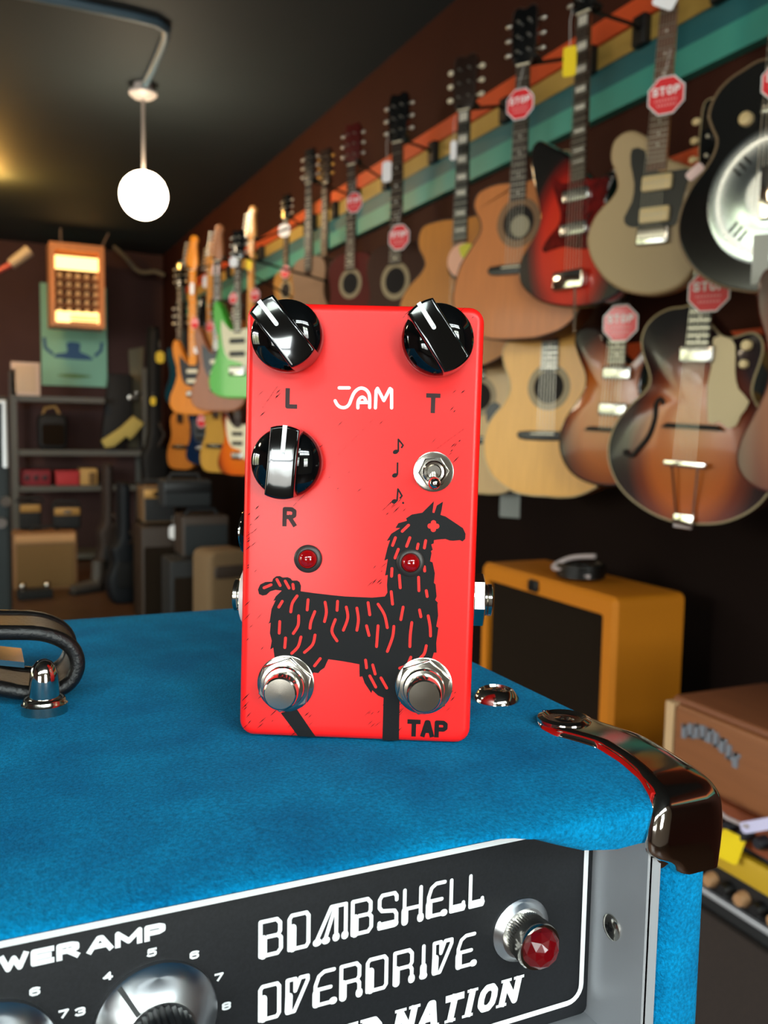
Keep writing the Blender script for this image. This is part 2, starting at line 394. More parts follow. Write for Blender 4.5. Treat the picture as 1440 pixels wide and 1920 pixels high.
write(mb, 'POWER', .0360 - .0436, Zp(-.1120), .0046, .0037, .0004, .00118, PY - .0002, wid={'W': 1.22})
write(mb, 'AMP', .0360 - .0046 * 3.4 - .0008, Zp(-.1120), .0046, .0037, .0004, .00118, PY - .0002, wid={'M': 1.25, 'A': 1.15})
for c, x, z in (('3', .018, -.1243), ('4', .0237, -.1178), ('5', .033, -.1147), ('6', .0423, -.1175), ('7', .0479, -.1241), ('8', .0496, -.1315), ('2', .0, 0), ('6', .0091, -.1175), ('7', .0147, -.1239)):
    if c in FONT: write(mb, c, x - .00105, Zp(z) - .00095, .0021, .0019, 0, .0005, PY - .0002)
mb.build('panel_lettering', white, amp)
def amp_knob(x, z, ang):
    k = empty('control_knob', (x, PY, Zp(z))); k.parent = amp
    mb = MB(); mb.lathe([(.0134, 0), (.0134, .0012), (.0130, .0018), (.0080, .0062), (.0076, .0064)], 64, ax=(0, -1, 0)); mb.build('skirt', brushed, k, 25)
    mb = MB(); n = 60
    P = [((.0072 if i % 2 else .0067) * cos(2 * pi * i / n), (.0072 if i % 2 else .0067) * sin(2 * pi * i / n)) for i in range(n)]
    mb.prism(P, -.0165, -.0060, .0008, 2); mb.build('grip', satinblack, k, 20)
    mb = MB(); d = (sin(ang), cos(ang)); e = (d[1] * .0005, -d[0] * .0005)
    f = lambda r, s: (d[0] * r + s * e[0], d[1] * r + s * e[1])
    yy = lambda r: -.0018 - (.0130 - r) / .005 * .0044 - .00025
    vs = []
    for r in (.0132, .0078): vs += [(f(r, -1)[0], yy(r), f(r, -1)[1]), (f(r, 1)[0], yy(r), f(r, 1)[1])]
    mb.add(vs, [(0, 1, 3, 2)]); mb.build('pointer_line', satinblack, k)
amp_knob(.0339, -.1305, radians(-38)); amp_knob(.0005, -.1308, radians(-60))
# red jewel lamp
jl = empty('jewel_lamp', (.1288, PY, Zp(-.1312))); jl.parent = amp
mb = MB(); mb.lathe([(.0086, 0), (.0086, .0007), (.0068, .0024), (.0058, .0026)], 48, ax=(0, -1, 0)); mb.build('flange', brushed, jl, 25)
mb = MB(); n = 96
mb.prism([((.0060 if i % 2 else .0057) * cos(2 * pi * i / n), (.0060 if i % 2 else .0057) * sin(2 * pi * i / n)) for i in range(n)], -.0058, -.0022); mb.build('knurled_barrel', nickel, jl, 20)
mb = MB(); mb.lathe([(.0057, .0056), (.0062, .0060), (.0063, .0085), (.0059, .0094), (.0055, .0094)], 48, ax=(0, -1, 0)); mb.build('bezel', nickel, jl, 30)
jewel = M('red_jewel', (98, 2, 8), rough=.22, spec=.45, coat=.2)
mb = MB(); R = []
for r, h, k0 in ((.0055, .0088, 0), (.0050, .0108, .5), (.0036, .0124, 0), (.0016, .0132, .5)): R.append([(r * cos(2 * pi * (k + k0) / 9), -h, r * sin(2 * pi * (k + k0) / 9)) for k in range(9)])
vs = [p for r in R for p in r] + [(0, -.0132, 0)]; fs = []
for i in range(3):
    for k in range(9):
        a, b, c, d = i * 9 + k, i * 9 + (k + 1) % 9, i * 9 + 9 + k, i * 9 + 9 + (k + 1) % 9
        fs += [(a, b, c), (b, d, c)] if i % 2 == 0 else [(a, b, d), (a, d, c)]
for k in range(9): fs.append((27 + k, 27 + (k + 1) % 9, 36))
mb.add(vs, fs); mb.build('jewel', jewel, jl, 0)
def cross_screw(name, loc, ax, parent, r=.0042, cup=0., mat=None):
    s = empty(name, loc); s.parent = parent
    s.rotation_euler = Vector((0, 0, 1)).rotation_difference(Vector(ax)).to_euler()
    if cup:
        mb = MB(); mb.lathe([(cup, 0), (cup * .97, .0012), (cup * .72, .0034), (cup * .62, .0037), (cup * .58, .0030)], 40); mb.build('cup_washer', mat or chrome, s, 50)
    z = .0024 if cup else 0
    mb = MB(); mb.lathe([(r, z), (r, z + .0004), (r * .8, z + .0008), (r * .45, z + .0010), (r * .0, z + .00104)], 28); mb.build('screw_head', mat or chrome, s, 50)
    mb = MB(); mb.box((0, 0, z + .00104), (r * .85, r * .2, .0003)); mb.box((0, 0, z + .00105), (r * .2, r * .85, .0003)); mb.build('cross_slot', satinblack, s)
    return s
cross_screw('tray_screw', (.1521, .1802, Zp(-.1313)), (-1, 0, 0), amp, .0034, mat=nickel)
cross_screw('lid_screw', (.1547, .2452, TOP), (0, 0, 1), amp, .0042, .0076)
# chrome corner: a strap from its screw on the lid, over the roll, to a cap on the front
def lidpt(x, s, off):
    """point on the lid at arc station s: 0 at the screw end, then over the front roll and down; off = outwards"""
    P = [(y, TOP + z) for y, z in ((.2245, 0), (.213, -.0001), (.201, -.0005), (.190, -.0012), (.181, -.0022), (.1752, -.0030), (.1708, -.0043), (.1683, -.0066), (.1675, -.0100), (.1673, -.0140), (.1675, -.0180), (.1678, -.0212), (.1681, -.0242))]
    def S(s):
        s = min(max(s, 0.), len(P) - 1.0001); i = int(s); t = s - i
        p0, p1, p2, p3 = P[max(i - 1, 0)], P[i], P[i + 1], P[min(i + 2, len(P) - 1)]
        return [.5 * (2 * p1[j] + (p2[j] - p0[j]) * t + (2 * p0[j] - 5 * p1[j] + 4 * p2[j] - p3[j]) * t * t + (3 * p1[j] - p0[j] - 3 * p2[j] + p3[j]) * t ** 3) for j in (0, 1)]
    y, z = S(s); a, b = S(s - .6), S(s + .6)
    dy, dz = b[0] - a[0], b[1] - a[1]; l = math.hypot(dy, dz) or 1
    return (x, y + dz / l * off, z - dy / l * off)
LEFT = [(0, .1610), (.35, .1545), (.8, .1523), (1.3, .1525), (1.8, .1560), (2.3, .1588), (3.2, .1590), (4.2, .1578), (5.2, .1560), (6.2, .1545), (7.2, .1530), (8, .1520), (9, .1516), (9.6, .1518), (10.1, .1535), (10.5, .1568), (10.9, .1590), (11.3, .1602), (11.7, .1612), (12, .1635)]
def lx(s):
    for (a, xa), (b, xb) in zip(LEFT, LEFT[1:]):
        if s <= b: return xa + (xb - xa) * (s - a) / (b - a)
    return LEFT[-1][1]
RIGHT = [(0, .1616), (.35, .1672), (.8, .1700), (1.3, .1712), (1.8, .1735), (2.4, .1752), (12, .1752)]
def rx(s):
    for (a, xa), (b, xb) in zip(RIGHT, RIGHT[1:]):
        if s <= b: return xa + (xb - xa) * (s - a) / (b - a)
    return RIGHT[-1][1]
mb = MB(); rings = []
NS = 72
for i in range(NS + 1):
    s = 12 * i / NS; a, b = lx(s), rx(s); row = []
    row.append(lidpt(a - .0004, s, -.0006)); row.append(lidpt(a, s, .0011))
    for k in range(1, 8): row.append(lidpt(a + (b - .003 - a) * k / 8, s, .0020))
    full = b >= .1740
    for k in range(7):
        t = pi / 2 * k / 6
        row.append(lidpt(b - .003 + .003 * sin(t) + .0008 * full, s, .0020 - (.0033 if full else .0018) * (1 - cos(t))))
    dn = .016 * min(1, max(0, (s - 2.4) / 4)) if full else .001
    p = row[-1]
    row.append((p[0], p[1] + dn * .5 * (s / 12), p[2] - dn * (1 - s / 13)))
    rings.append(row)
mb.rings(rings, False, False, closed=False); co = mb.build('chrome_corner', chrome, amp, 60)
sm = co.modifiers.new('thickness', 'SOLIDIFY'); sm.thickness = .0007; sm.offset = -1
cs = cross_screw('corner_screw', (.1603, .2155, TOP + .0012), (0, 0, 1), amp, .0036)
mb = MB(); mb.lathe([(.0082, 0), (.0080, .0010), (.0066, .0016), (.0050, .0006), (.0040, .0002)], 40); mb.build('dished_ring', chrome, cs, 50)
cross_screw('front_corner_screw', (.1572, YF + .0006, Zp(-.1062)), (0, -1, 0), amp, .0040)
# leather handle on domed posts
hd = empty('carrying_handle', (0, .285, TOP)); hd.parent = amp
def handle_path(off):
    P = [(-.24, .0215), (-.12, .0235), (-.04, .0235), (-.005, .0245), (.010, .0240), (.0195, .0225), (.0262, .0185), (.0285, .0125), (.0262, .0068), (.0205, .0042), (.012, .0050), (.000, .0082), (-.02, .0100), (-.04, .0100), (-.12, .0100), (-.24, .0100)]
    return smooth_open(P, 5)
pth = handle_path(0)
mb = MB(); rings = []
for i, (x, z) in enumerate(pth):
    a, b = pth[max(i - 1, 0)], pth[min(i + 1, len(pth) - 1)]; dx, dz = b[0] - a[0], b[1] - a[1]; l = math.hypot(dx, dz)
    nx, nz = -dz / l * .0013, dx / l * .0013
    rings.append([(x + nx, .0065, z + nz), (x + nx, .030, z + nz), (x - nx, .030, z - nz), (x - nx, .0065, z - nz)])
mb.rings(rings); mb.build('strap', brownleather, hd)
for y in (.0065, .030):
    mb = MB(); mb.tube([(x, y, z) for x, z in pth], .0024, 10); mb.build('piping', leather, hd, 60)
mb = MB(); rings = []
for x, z in smooth_open([(.013, .0128), (.002, .0150), (-.01, .0172), (-.03, .0168)], 5): rings.append([(x, .009, z - .0009), (x, .028, z - .0009), (x, .028, z + .0009), (x, .009, z + .0009)])
mb.rings(rings); mb.build('steel_spring_strip', chrome, hd)
for px in (.0181, -.258):
    po = empty('handle_post', (px, 0, 0)); po.parent = hd
    mb = MB(); mb.lathe([(.0068, 0), (.0068, .0028), (.0063, .0033), (.0062, .0040), (.0057, .0046), (.0046, .0048)], 36); mb.build('base_ring', nickel, po, 40)
    mb = MB(); mb.lathe([(.0044, .0046), (.0043, .0100), (.0041, .0120), (.0034, .0142), (.0023, .0156), (.0010, .0163), (0, .0164)], 32); mb.cyl((0, .003, .0075), (0, .022, .0075), .0022, n=14); mb.build('domed_pin', chrome, po, 50)

# ------------------------------------------------------------------ the red effects pedal
D = {'llama': [[20.4, 68.03], [17.31, 64.74], [14.4, 64.12], [12.84, 63.0], [13.13, 62.37], [10.75, 61.6], [9.99, 60.24], [11.32, 60.28], [8.86, 58.59], [7.7, 56.57], [8.6, 56.82], [7.91, 54.54], [7.16, 51.02], [8.11, 51.54], [7.76, 48.62], [7.49, 46.88], [8.24, 47.13], [8.1, 44.32], [8.27, 42.16], [7.61, 41.06], [4.13, 40.61], [0.37, 40.65], [-3.4, 40.68], [-7.17, 40.93], [-12.03, 41.31], [-15.92, 41.72], [-15.85, 43.24], [-16.31, 44.31], [-16.96, 44.72], [-18.31, 44.62], [-18.86, 45.25], [-19.68, 45.55], [-21.02, 45.39], [-21.84, 45.8], [-22.81, 45.71], [-23.72, 44.98], [-23.97, 44.16], [-25.86, 43.99], [-27.3, 43.23], [-27.92, 41.75], [-27.57, 40.51], [-26.59, 40.11], [-25.51, 40.36], [-24.45, 41.38], [-22.95, 41.86], [-21.22, 41.7], [-22.8, 40.13], [-23.53, 38.75], [-22.89, 38.93], [-23.97, 36.45], [-24.44, 32.89], [-24.81, 32.22], [-24.11, 32.57], [-24.32, 29.62], [-23.73, 27.46], [-24.11, 24.93], [-23.26, 25.5], [-22.88, 22.83], [-21.26, 18.23], [-18.46, 14.49], [-13.07, 16.34], [-11.77, 18.86], [-10.41, 18.74], [-9.89, 19.47], [-8.72, 20.34], [-8.05, 22.01], [-7.69, 22.78], [-3.46, 22.34], [1.04, 21.68], [1.09, 19.88], [1.19, 18.08], [1.94, 18.27], [2.65, 16.38], [4.61, 13.6], [4.86, 14.43], [6.53, 12.96], [8.06, 12.41], [8.08, 0.3], [12.74, 0.37], [12.6, 12.09], [15.07, 16.29], [19.75, 21.39], [21.19, 23.62], [21.76, 25.71], [22.51, 25.74], [22.32, 28.56], [22.77, 32.81], [22.17, 33.11], [22.6, 36.16], [22.29, 39.29], [22.38, 39.83], [21.66, 40.56], [22.0, 41.55], [21.57, 44.93], [21.13, 45.29], [21.31, 47.99], [20.57, 51.03], [19.87, 51.28], [20.22, 53.6], [19.99, 54.13], [20.51, 54.52], [20.04, 56.0], [20.72, 56.29], [20.75, 57.2], [21.8, 57.4], [23.93, 57.63], [25.11, 57.24], [26.07, 57.21], [27.92, 57.43], [28.62, 57.08], [29.34, 57.8], [29.4, 59.25], [28.6, 60.82], [26.16, 62.35], [23.72, 63.87], [22.32, 64.26], [22.6, 65.7], [22.89, 67.95], [21.23, 66.83], [20.61, 64.74], [20.07, 64.83]], 'hleg': [[-20.75, 6.96], [-15.7, 0.52], [-10.68, 0.44], [-16.42, 8.51]], 'dash': [[[13.59, 61.15], [11.88, 59.39]], [[10.07, 57.56], [9.33, 55.39]], [[14.07, 57.69], [13.24, 55.25]], [[18.46, 57.02], [18.15, 54.98]], [[16.41, 55.99], [16.19, 54.7]], [[10.97, 54.37], [10.13, 51.93]], [[9.36, 48.94], [9.32, 46.78]], [[11.45, 47.12], [11.82, 43.63]], [[16.81, 46.76], [17.03, 43.0]], [[18.32, 49.77], [18.46, 48.54]], [[9.34, 42.47], [9.82, 38.97]], [[19.06, 43.07], [19.38, 41.46]], [[12.79, 38.26], [12.25, 34.72]], [[17.36, 37.6], [17.8, 35.72]], [[19.82, 36.06], [20.45, 33.11], [20.65, 30.4]], [[15.33, 34.01], [15.01, 30.47], [15.0, 27.21]], [[10.37, 32.75], [10.09, 29.75], [8.75, 25.62]], [[5.96, 32.76], [5.7, 26.87]], [[2.74, 32.65], [3.51, 29.95]], [[2.99, 39.17], [3.57, 35.77]], [[5.79, 38.83], [7.65, 35.91], [8.56, 32.31]], [[-0.09, 37.54], [0.43, 34.3], [0.08, 31.3]], [[-3.05, 37.71], [-2.54, 34.74], [-3.69, 31.17]], [[-5.51, 39.25], [-5.61, 36.7]], [[-6.03, 34.08], [-6.92, 30.78], [-5.39, 28.11]], [[-9.01, 38.86], [-8.56, 36.16], [-9.04, 33.43]], [[-11.8, 36.16], [-12.81, 33.3], [-13.04, 31.38]], [[-13.77, 39.41], [-13.97, 36.52]], [[-16.87, 40.38], [-18.17, 38.28], [-18.55, 35.82]], [[-20.99, 38.72], [-21.93, 37.06]], [[-16.31, 34.81], [-16.41, 32.08], [-17.71, 29.75]], [[-21.57, 32.99], [-21.66, 29.71]], [[-19.85, 28.41], [-20.0, 25.68]], [[-15.52, 28.84], [-16.27, 26.08], [-18.02, 24.11]], [[-11.59, 29.53], [-12.23, 26.77], [-14.45, 24.51]], [[-9.97, 22.92], [-11.54, 20.78]], [[2.74, 22.95], [3.07, 20.77]], [[4.77, 21.65], [5.54, 19.11]], [[4.05, 18.51], [5.81, 15.4]], [[7.19, 18.08], [8.89, 15.24]], [[19.55, 27.64], [19.09, 25.45], [17.95, 24.05]], [[15.36, 24.22], [14.35, 22.01], [12.34, 21.0]], [[-22.63, 44.8], [-21.68, 43.15]], [[-20.3, 44.44], [-19.18, 42.53]], [[-18.13, 43.6], [-17.94, 42.36]], [[-26.2, 42.35], [-24.22, 43.28]]], 'eye': [20.46, 61.1], 'jam': [[[-6.59, 98.34], [-3.84, 98.41]], [[-7.62, 94.78], [-7.01, 93.75], [-6.09, 93.09], [-4.86, 93.01], [-3.82, 93.78], [-3.22, 95.27], [-2.63, 96.76], [-1.81, 97.83], [-0.66, 98.44], [0.57, 98.16], [1.49, 97.24], [1.85, 95.93], [1.92, 93.2]], [[-1.31, 93.01], [-1.3, 94.59], [-0.9, 95.54], [-0.17, 95.98], [0.53, 95.58], [0.88, 94.54]], [[-1.08, 94.49], [1.88, 94.57]], [[3.51, 93.14], [3.59, 97.82], [3.94, 98.46], [5.78, 95.2], [7.38, 98.5], [7.81, 98.19], [7.96, 93.26]]], 'notes': [[[10.16, 81.28], [10.06, 84.72], [11.43, 83.12], [10.93, 82.37]], [[10.09, 74.92], [10.04, 78.37]], [[10.2, 67.68], [10.36, 71.05], [11.53, 69.22], [10.97, 68.45]]], 'heads': [[9.42, 81.26], [9.4, 74.79], [9.45, 67.61]], 'dot': [11.91, 67.26], 'L': [[-21.34, 92.3], [-18.05, 97.88]], 'T': [[17.35, 92.14], [21.23, 97.5]], 'R': [[-21.44, 59.74], [-17.58, 65.12]], 'TAP': [[14.97, 1.73], [26.27, 6.57]], 'knobs': [[-20.7, 111.61], [19.88, 111.57], [-20.0, 77.6]], 'knobdir': [[[-27.22, 117.78], [-22.89, 113.27]], [[14.4, 118.36], [18.42, 112.93]], [[-19.38, 86.08], [-19.99, 79.25]]], 'leds': [[-14.03, 50.92], [14.44, 50.83]], 'foot': [[-19.46, 15.55], [19.21, 16.34]], 'footcap': [[-21.11, 11.09], [19.53, 11.53]], 'toggle': [20.03, 76.11], 'PP': [0.09553369, 0.22520723, -0.08794955], 'PM': [[0.8945, 0.446553, 0.021438], [-0.446955, 0.89432, 0.020562], [-0.009991, -0.027974, 0.999559]]}
red = M('pedal_red', (246, 26, 22), rough=.38, coat=.16, coat_rough=.25, spec=.35)
redprint = M('pedal_red_print', (246, 34, 28), rough=.45, spec=.3)
inkblack = M('print_black', (9, 9, 11), rough=.5, spec=.2)
inkdark = M('legend_ink', (52, 30, 31), rough=.5, spec=.25)
wear = M('wear_marks', (58, 8, 10), rough=.7, spec=.2)
ped = empty('effects_pedal', (0, 0, 0), 0, 'red effects pedal with black llama print, three knobs and two footswitches, standing on blue amplifier', 'effects pedal')
pm = D['PM']
ped.matrix_world = Matrix(((pm[0][0], pm[0][1], pm[0][2], D['PP'][0]), (pm[1][0], pm[1][1], pm[1][2], D['PP'][1]), (pm[2][0], pm[2][1], pm[2][2], CAMZ + D['PP'][2] + .0006), (0, 0, 0, 1)))
mmv = lambda pts: [(x / 1000, z / 1000) for x, z in pts]
mb = MB(); PO = rrect(.0652, .1212, .0042, 6, 0, .0606)
A = [pi / 2 * k / 5 for k in range(6)]; b_ = .0022
rr_ = [[(x, b_ * (1 - cos(a)), z) for x, z in offset2(PO, b_ * (1 - sin(a)))] for a in A]
rr_ += [[(x, .034, z) for x, z in offset2(PO, -.0004)], [(x, .0365, z) for x, z in offset2(PO, -.0002)]]
mb.rings(rr_); mb.build('enclosure', red, ped, 45)
mb = MB(); mb.prism(rrect(.0648, .1206, .004, 5, 0, .0606), .0366, .0386, .0005, 2); mb.build('base_plate', red, ped)
e1, e2, e3 = -.00006, -.00012, -.00018
mb = MB(); mb.plate(mmv(D['llama']), e1); mb.plate(mmv(D['hleg']), e1 - .00001); ll = mb.build('llama_print', inkblack, ped)
ll['label'] = 'black llama drawing with red flecks'
mb = MB()
for ln in D['dash']:
    P = mmv(ln); P = smooth_open(P, 4) if len(P) > 2 else P
    mb.strokes([P], .00078, e2)
    for q in (P[0], P[-1]): mb.disc(q[0], q[1], .00039, e2, 10)
ex, ez = (k / 1000 for k in D['eye'])
for k in range(4): mb.disc(ex + .0009 * cos(pi / 2 * k), ez + .0009 * sin(pi / 2 * k), .00075, e2, 14)
mb.disc(ex, ez, .0006, e2); mb.build('fleece_flecks', redprint, ll)
for k in 'LTR':
    mb = MB(); (x0, z0), (x1, z1) = mmv(D[k]); write(mb, k, x0, z0, x1 - x0, z1 - z0, 0, .00118, e1)
    mb.build('printed_letter', inkdark, ped)
mb = MB(); (x0, z0), (x1, z1) = mmv(D['TAP']); cw = (x1 - x0 - .0012) / 3; write(mb, 'TAP', x0, z0, cw + .0003, z1 - z0, .00015, .00125, e2)
mb.build('switch_legend', inkblack, ped)
mb = MB(); P = [mmv(s) for s in D['jam']]
P = [s if len(s) == 2 else smooth_open(s, 3) for s in P[:4]] + P[4:]
mb.strokes(P, .00092, e1)
for s in P:
    for q in (s[0], s[-1]): mb.disc(q[0], q[1], .00046, e1, 10)
mb.build('maker_logo', white, ped)
mb = MB(); mb.strokes([mmv(s) for s in D['notes']], .00046, e1)
for i, h in enumerate(D['heads']):
    h = (h[0] / 1000, h[1] / 1000)
    mb.add([(h[0] + .0008 * cos(t) * cos(.4) - .0006 * sin(t) * sin(.4), e1, h[1] + .0008 * cos(t) * sin(.4) + .0006 * sin(t) * cos(.4)) for t in [2 * pi * k / 16 for k in range(16)]], [tuple(range(16))])
mb.disc(D['dot'][0] / 1000, D['dot'][1] / 1000, .0003, e1); mb.build('note_symbols', inkblack, ped)
# scuffs rubbed through the paint, all slanting the same way
mb = MB(); rnd = random.Random(3)
def scuff(x, z, l, w, a=.78):
    dx, dz = cos(a) * l / 2, sin(a) * l / 2; nx, nz = -sin(a) * w / 2, cos(a) * w / 2
    mb.add([(x - dx, -.00004, z - dz), (x + nx * .8, -.00004, z + nz), (x + dx, -.00004, z + dz), (x - nx, -.00004, z - nz * .7)], [(0, 1, 2, 3)])
for cx, cz, n, sx, sz in ((-.0285, .0075, 16, .006, .005), (-.018, .004, 9, .006, .003), (.0075, .0055, 14, .006, .004), (.012, .009, 8, .004, .003), (-.0305, .056, 16, .0025, .010), (-.029, .034, 7, .003, .01), (.0095, .0655, 10, .003, .003), (.006, .047, 7, .003, .003), (.023, .0815, 10, .005, .004), (.027, .096, 4, .004, .004), (.0265, .0135, 8, .003, .006), (-.026, .094, 5, .003, .004), (-.006, .083, 9, .014, .014), (.02, .119, 8, .01, .0012)):
    for k in range(n): scuff(min(.0308, max(-.0308, cx + rnd.uniform(-sx, sx))), cz + rnd.uniform(-sz, sz), rnd.uniform(.0007, .0034), rnd.uniform(.00012, .00038), rnd.uniform(.7, .9))
for (xa, za), (xb, zb) in (((-.0125, .0735), (.0035, .0905)), ((-.0185, .0655), (-.0130, .0715)), ((-.0275, .0925), (-.0235, .0985)), ((.0195, .0815), (.0285, .0885))):
    n = 9
    for k in range(n):
        f = (k + rnd.uniform(0, .6)) / n; scuff(xa + (xb - xa) * f, za + (zb - za) * f, rnd.uniform(.0008, .0022), rnd.uniform(.00005, .00012), .8)
mb.build('paint_scuffs', wear, ped)
def pedal_knob(c, ang):
    k = empty('pointer_knob', (c[0] / 1000, 0, c[1] / 1000)); k.parent = ped
    k.rotation_euler = (0, ang, 0)                      # pointer along local +z
    r = .0097; hw = .0039
    mb = MB()
    # low skirt: two scooped wings either side of the grip bar
    for s in (-1, 1):
        a0 = math.asin(hw * .98 / r); N = 18
        arc = [(s * r * sin(a0 + (pi - 2 * a0) * i / N), r * cos(a0 + (pi - 2 * a0) * i / N)) for i in range(N + 1)]
        rgs = []
        for q, y in ((1., -.0006), (1., -.0046), (.97, -.0054), (.86, -.0063), (.60, -.0076), (.25, -.0088)):
            rgs.append([(s * hw * .9 + (x - s * hw * .9) * q, y, z * (q if q > .95 else q)) for x, z in arc])
        mb.rings(rgs)
    mb.build('skirt', blackplastic, k, 40)
    mb = MB(); a0 = math.asin(hw / r); N = 10
    P = [(r * sin(-a0 + 2 * a0 * i / N), r * cos(-a0 + 2 * a0 * i / N)) for i in range(N + 1)] + [(r * sin(pi - a0 + 2 * a0 * i / N), r * cos(pi - a0 + 2 * a0 * i / N)) for i in range(N + 1)]
    rg = [[(x, -.0006, z) for x, z in P], [(x, -.0128, z) for x, z in P]]
    for q in (.25, .5, .75, 1.): rg.append([(x, -.0128 - .0008 * sin(q * pi / 2), z) for x, z in offset2(P[::-1], .0007 * (1 - cos(q * pi / 2)))][::-1])
    mb.rings(rg)
    mb.build('grip_bar', blackplastic, k, 40)
    mb = MB(); mb.box((0, -.01362, .0059), (.00115, .0003, .0072)); mb.cyl((0, -.0134, .0023), (0, -.01377, .0023), .00057, n=12)
    mb.box((0, -.0129, .00955), (.00115, .0016, .0004)); mb.build('pointer_line', white, k)
for c, a in zip(D['knobs'], (radians(-39), radians(-34), radians(4))): pedal_knob((c[0], c[1]), a)
ledred = M('led_lens', (140, 3, 8), rough=.1, spec=.7, coat=.5)
bez = M('led_bezel', (62, 58, 56), rough=.4, metal=.5)
for c in D['leds']:
    k = empty('indicator_light', (c[0] / 1000, 0, c[1] / 1000)); k.parent = ped
    mb = MB(); mb.lathe([(.0039, 0), (.0039, .0006), (.0034, .0011), (.0027, .0012), (.0026, .0004)], 36, ax=(0, -1, 0)); mb.build('bezel', bez, k, 40)
    mb = MB(); mb.lathe([(.0026, .0004), (.0026, .0014), (.0023, .0024), (.0016, .0032), (.0008, .0035), (0, .0036)], 28, ax=(0, -1, 0)); mb.build('lens', ledred, k, 60)
for c in D['foot']:
    k = empty('footswitch', (c[0] / 1000, 0, c[1] / 1000)); k.parent = ped
    mb = MB(); mb.lathe([(.0080, 0), (.0080, .0006), (.0075, .0008)], 44, ax=(0, -1, 0)); mb.build('washer', nickel, k, 30)
    mb = MB(); mb.prism(ngon(.0078, 6, .35), -.0027, -.0007, .0003, 2); mb.lathe([(.0067, .0026), (.0067, .0029), (.006, .003)], 36, ax=(0, -1, 0)); mb.build('hex_nut', nickel, k, 25)
    mb = MB(); mb.lathe([(.0058, .0026), (.0058, .0033), (.0055, .0035), (.0058, .0037), (.0058, .0042), (.0055, .0044), (.0057, .0047), (.0055, .0054), (.0048, .0055)], 36, ax=(0, -1, 0)); mb.build('threaded_bushing', nickel, k, 30)
    mb = MB(); mb.lathe([(.0047, .005), (.0047, .0108), (.0045, .0114), (.0041, .0117), (0, .0118)], 36, ax=(0, -1, 0)); mb.build('push_cap', nickel, k, 30)
tg = empty('toggle_switch', (D['toggle'][0] / 1000, 0, D['toggle'][1] / 1000)); tg.parent = ped
mb = MB(); mb.lathe([(.0055, 0), (.0055, .0005), (.005, .0006)], 40, ax=(0, -1, 0)); mb.build('washer', nickel, tg, 30)
mb = MB(); mb.prism(ngon(.0043, 6, .1), -.0021, -.0005, .0003, 2); mb.build('hex_nut', nickel, tg, 25)
mb = MB(); mb.lathe([(.0031, .002), (.0031, .0048), (.0027, .0052), (.0021, .0051), (.0018, .0046)], 30, ax=(0, -1, 0)); mb.build('threaded_bushing', nickel, tg, 30)
mb = MB(); q = Vector((0, -.975, -.22)).normalized(); mb.lathe([(.0011, .0040), (.0012, .0085), (.0016, .0125), (.0015, .0135), (.0009, .0142), (0, .0144)], 20, ax=q); mb.build('bat_lever', chrome, tg, 50)
whitepl = M('white_plastic', (232, 232, 228), rough=.4)
dc = empty('power_jack', (-.0330, .016, .0565)); dc.parent = ped
mb = MB(); mb.lathe([(.0066, 0), (.0066, .0016), (.0060, .0024), (.0045, .0026), (.0042, .0006)], 36, ax=(-1, 0, 0)); mb.build('body', blackplastic, dc, 40)
mb = MB(); mb.lathe([(.0046, .0024), (.0046, .0030), (.0041, .0030), (.0041, .0020)], 30, ax=(-1, 0, 0)); mb.build('rim', chrome, dc, 30)
for sx, z in ((-1, .0375), (1, .0385)):
    k = empty('audio_jack', (sx * .0328, .016, z)); k.parent = ped
    mb = MB(); mb.lathe([(.0080 if sx < 0 else .0078, 0), (.0080 if sx < 0 else .0078, .0020 if sx < 0 else .0005), (.007, .0024 if sx < 0 else .0006)], 36, ax=(sx, 0, 0)); mb.build('washer', whitepl if sx < 0 else nickel, k, 30)
    mb = MB(); P = ngon(.0078, 6, .2); h0, h1 = (.0005, .0036) if sx > 0 else (.0018, .0024)
    mb.rings([[(sx * h, y, zz) for y, zz in offset2(P, o)] for h, o in ((h0, 0), (h1 - .0003, 0), (h1, .0004))]); mb.build('hex_nut', nickel, k, 25)
    mb = MB(); mb.lathe([(.0047, .0005), (.0047, h1 + .0006), (.0045, h1 + .0008), (.0047, h1 + .0011), (.0047, h1 + .0021), (.0042, h1 + .0024), (.0032, h1 + .0024), (.003, .001)], 32, ax=(sx, 0, 0)); mb.build('threaded_bushing', nickel, k, 30)
# the amplifier's stand-in support: a closed black speaker cabinet under the frame's lower edge
sc_ = MB(); sc_.prism(rrect(.66, .68, .012, 3, -.12, ZB - .34), .15, .46, .006, 2); tag(sc_.build('speaker_cabinet', M('black_tolex', (20, 20, 21), rough=.7, bump=(500, .4, .001))), 'black speaker cabinet under the blue amplifier head', 'speaker cabinet')

# ------------------------------------------------------------------ shop shell
def slab(name, c, d, m): mb = MB(); mb.box(c, d); return struct(mb.build(name, m))
brownwall = M('dark_brown_wall', (60, 25, 13), rough=.8, spec=.2, noise=(3, .12))
backwall = M('plum_brown_wall', (82, 58, 54), rough=.85, spec=.2, noise=(2, .1))
ceilm = M('charcoal_ceiling', (54, 62, 65), rough=.7, spec=.3, noise=(1.5, .06))
floorm = M('brown_floor', (84, 58, 40), rough=.45, noise=(2.5, .2))
slab('floor', ((XW + XLW) / 2, (YBK + YFW) / 2, -.05), (XW - XLW + .2, YBK - YFW + .2, .1), floorm)
slab('ceiling', ((XW + XLW) / 2, (YBK + YFW) / 2, CEIL + .05), (XW - XLW + .2, YBK - YFW + .2, .1), ceilm)
slab('wall_right', (XW + .05, (YBK + YFW) / 2, CEIL / 2), (.1, YBK - YFW + .2, CEIL), brownwall)
slab('wall_back', ((XW + XLW) / 2, YBK + .05, CEIL / 2), (XW - XLW, .1, CEIL), backwall)
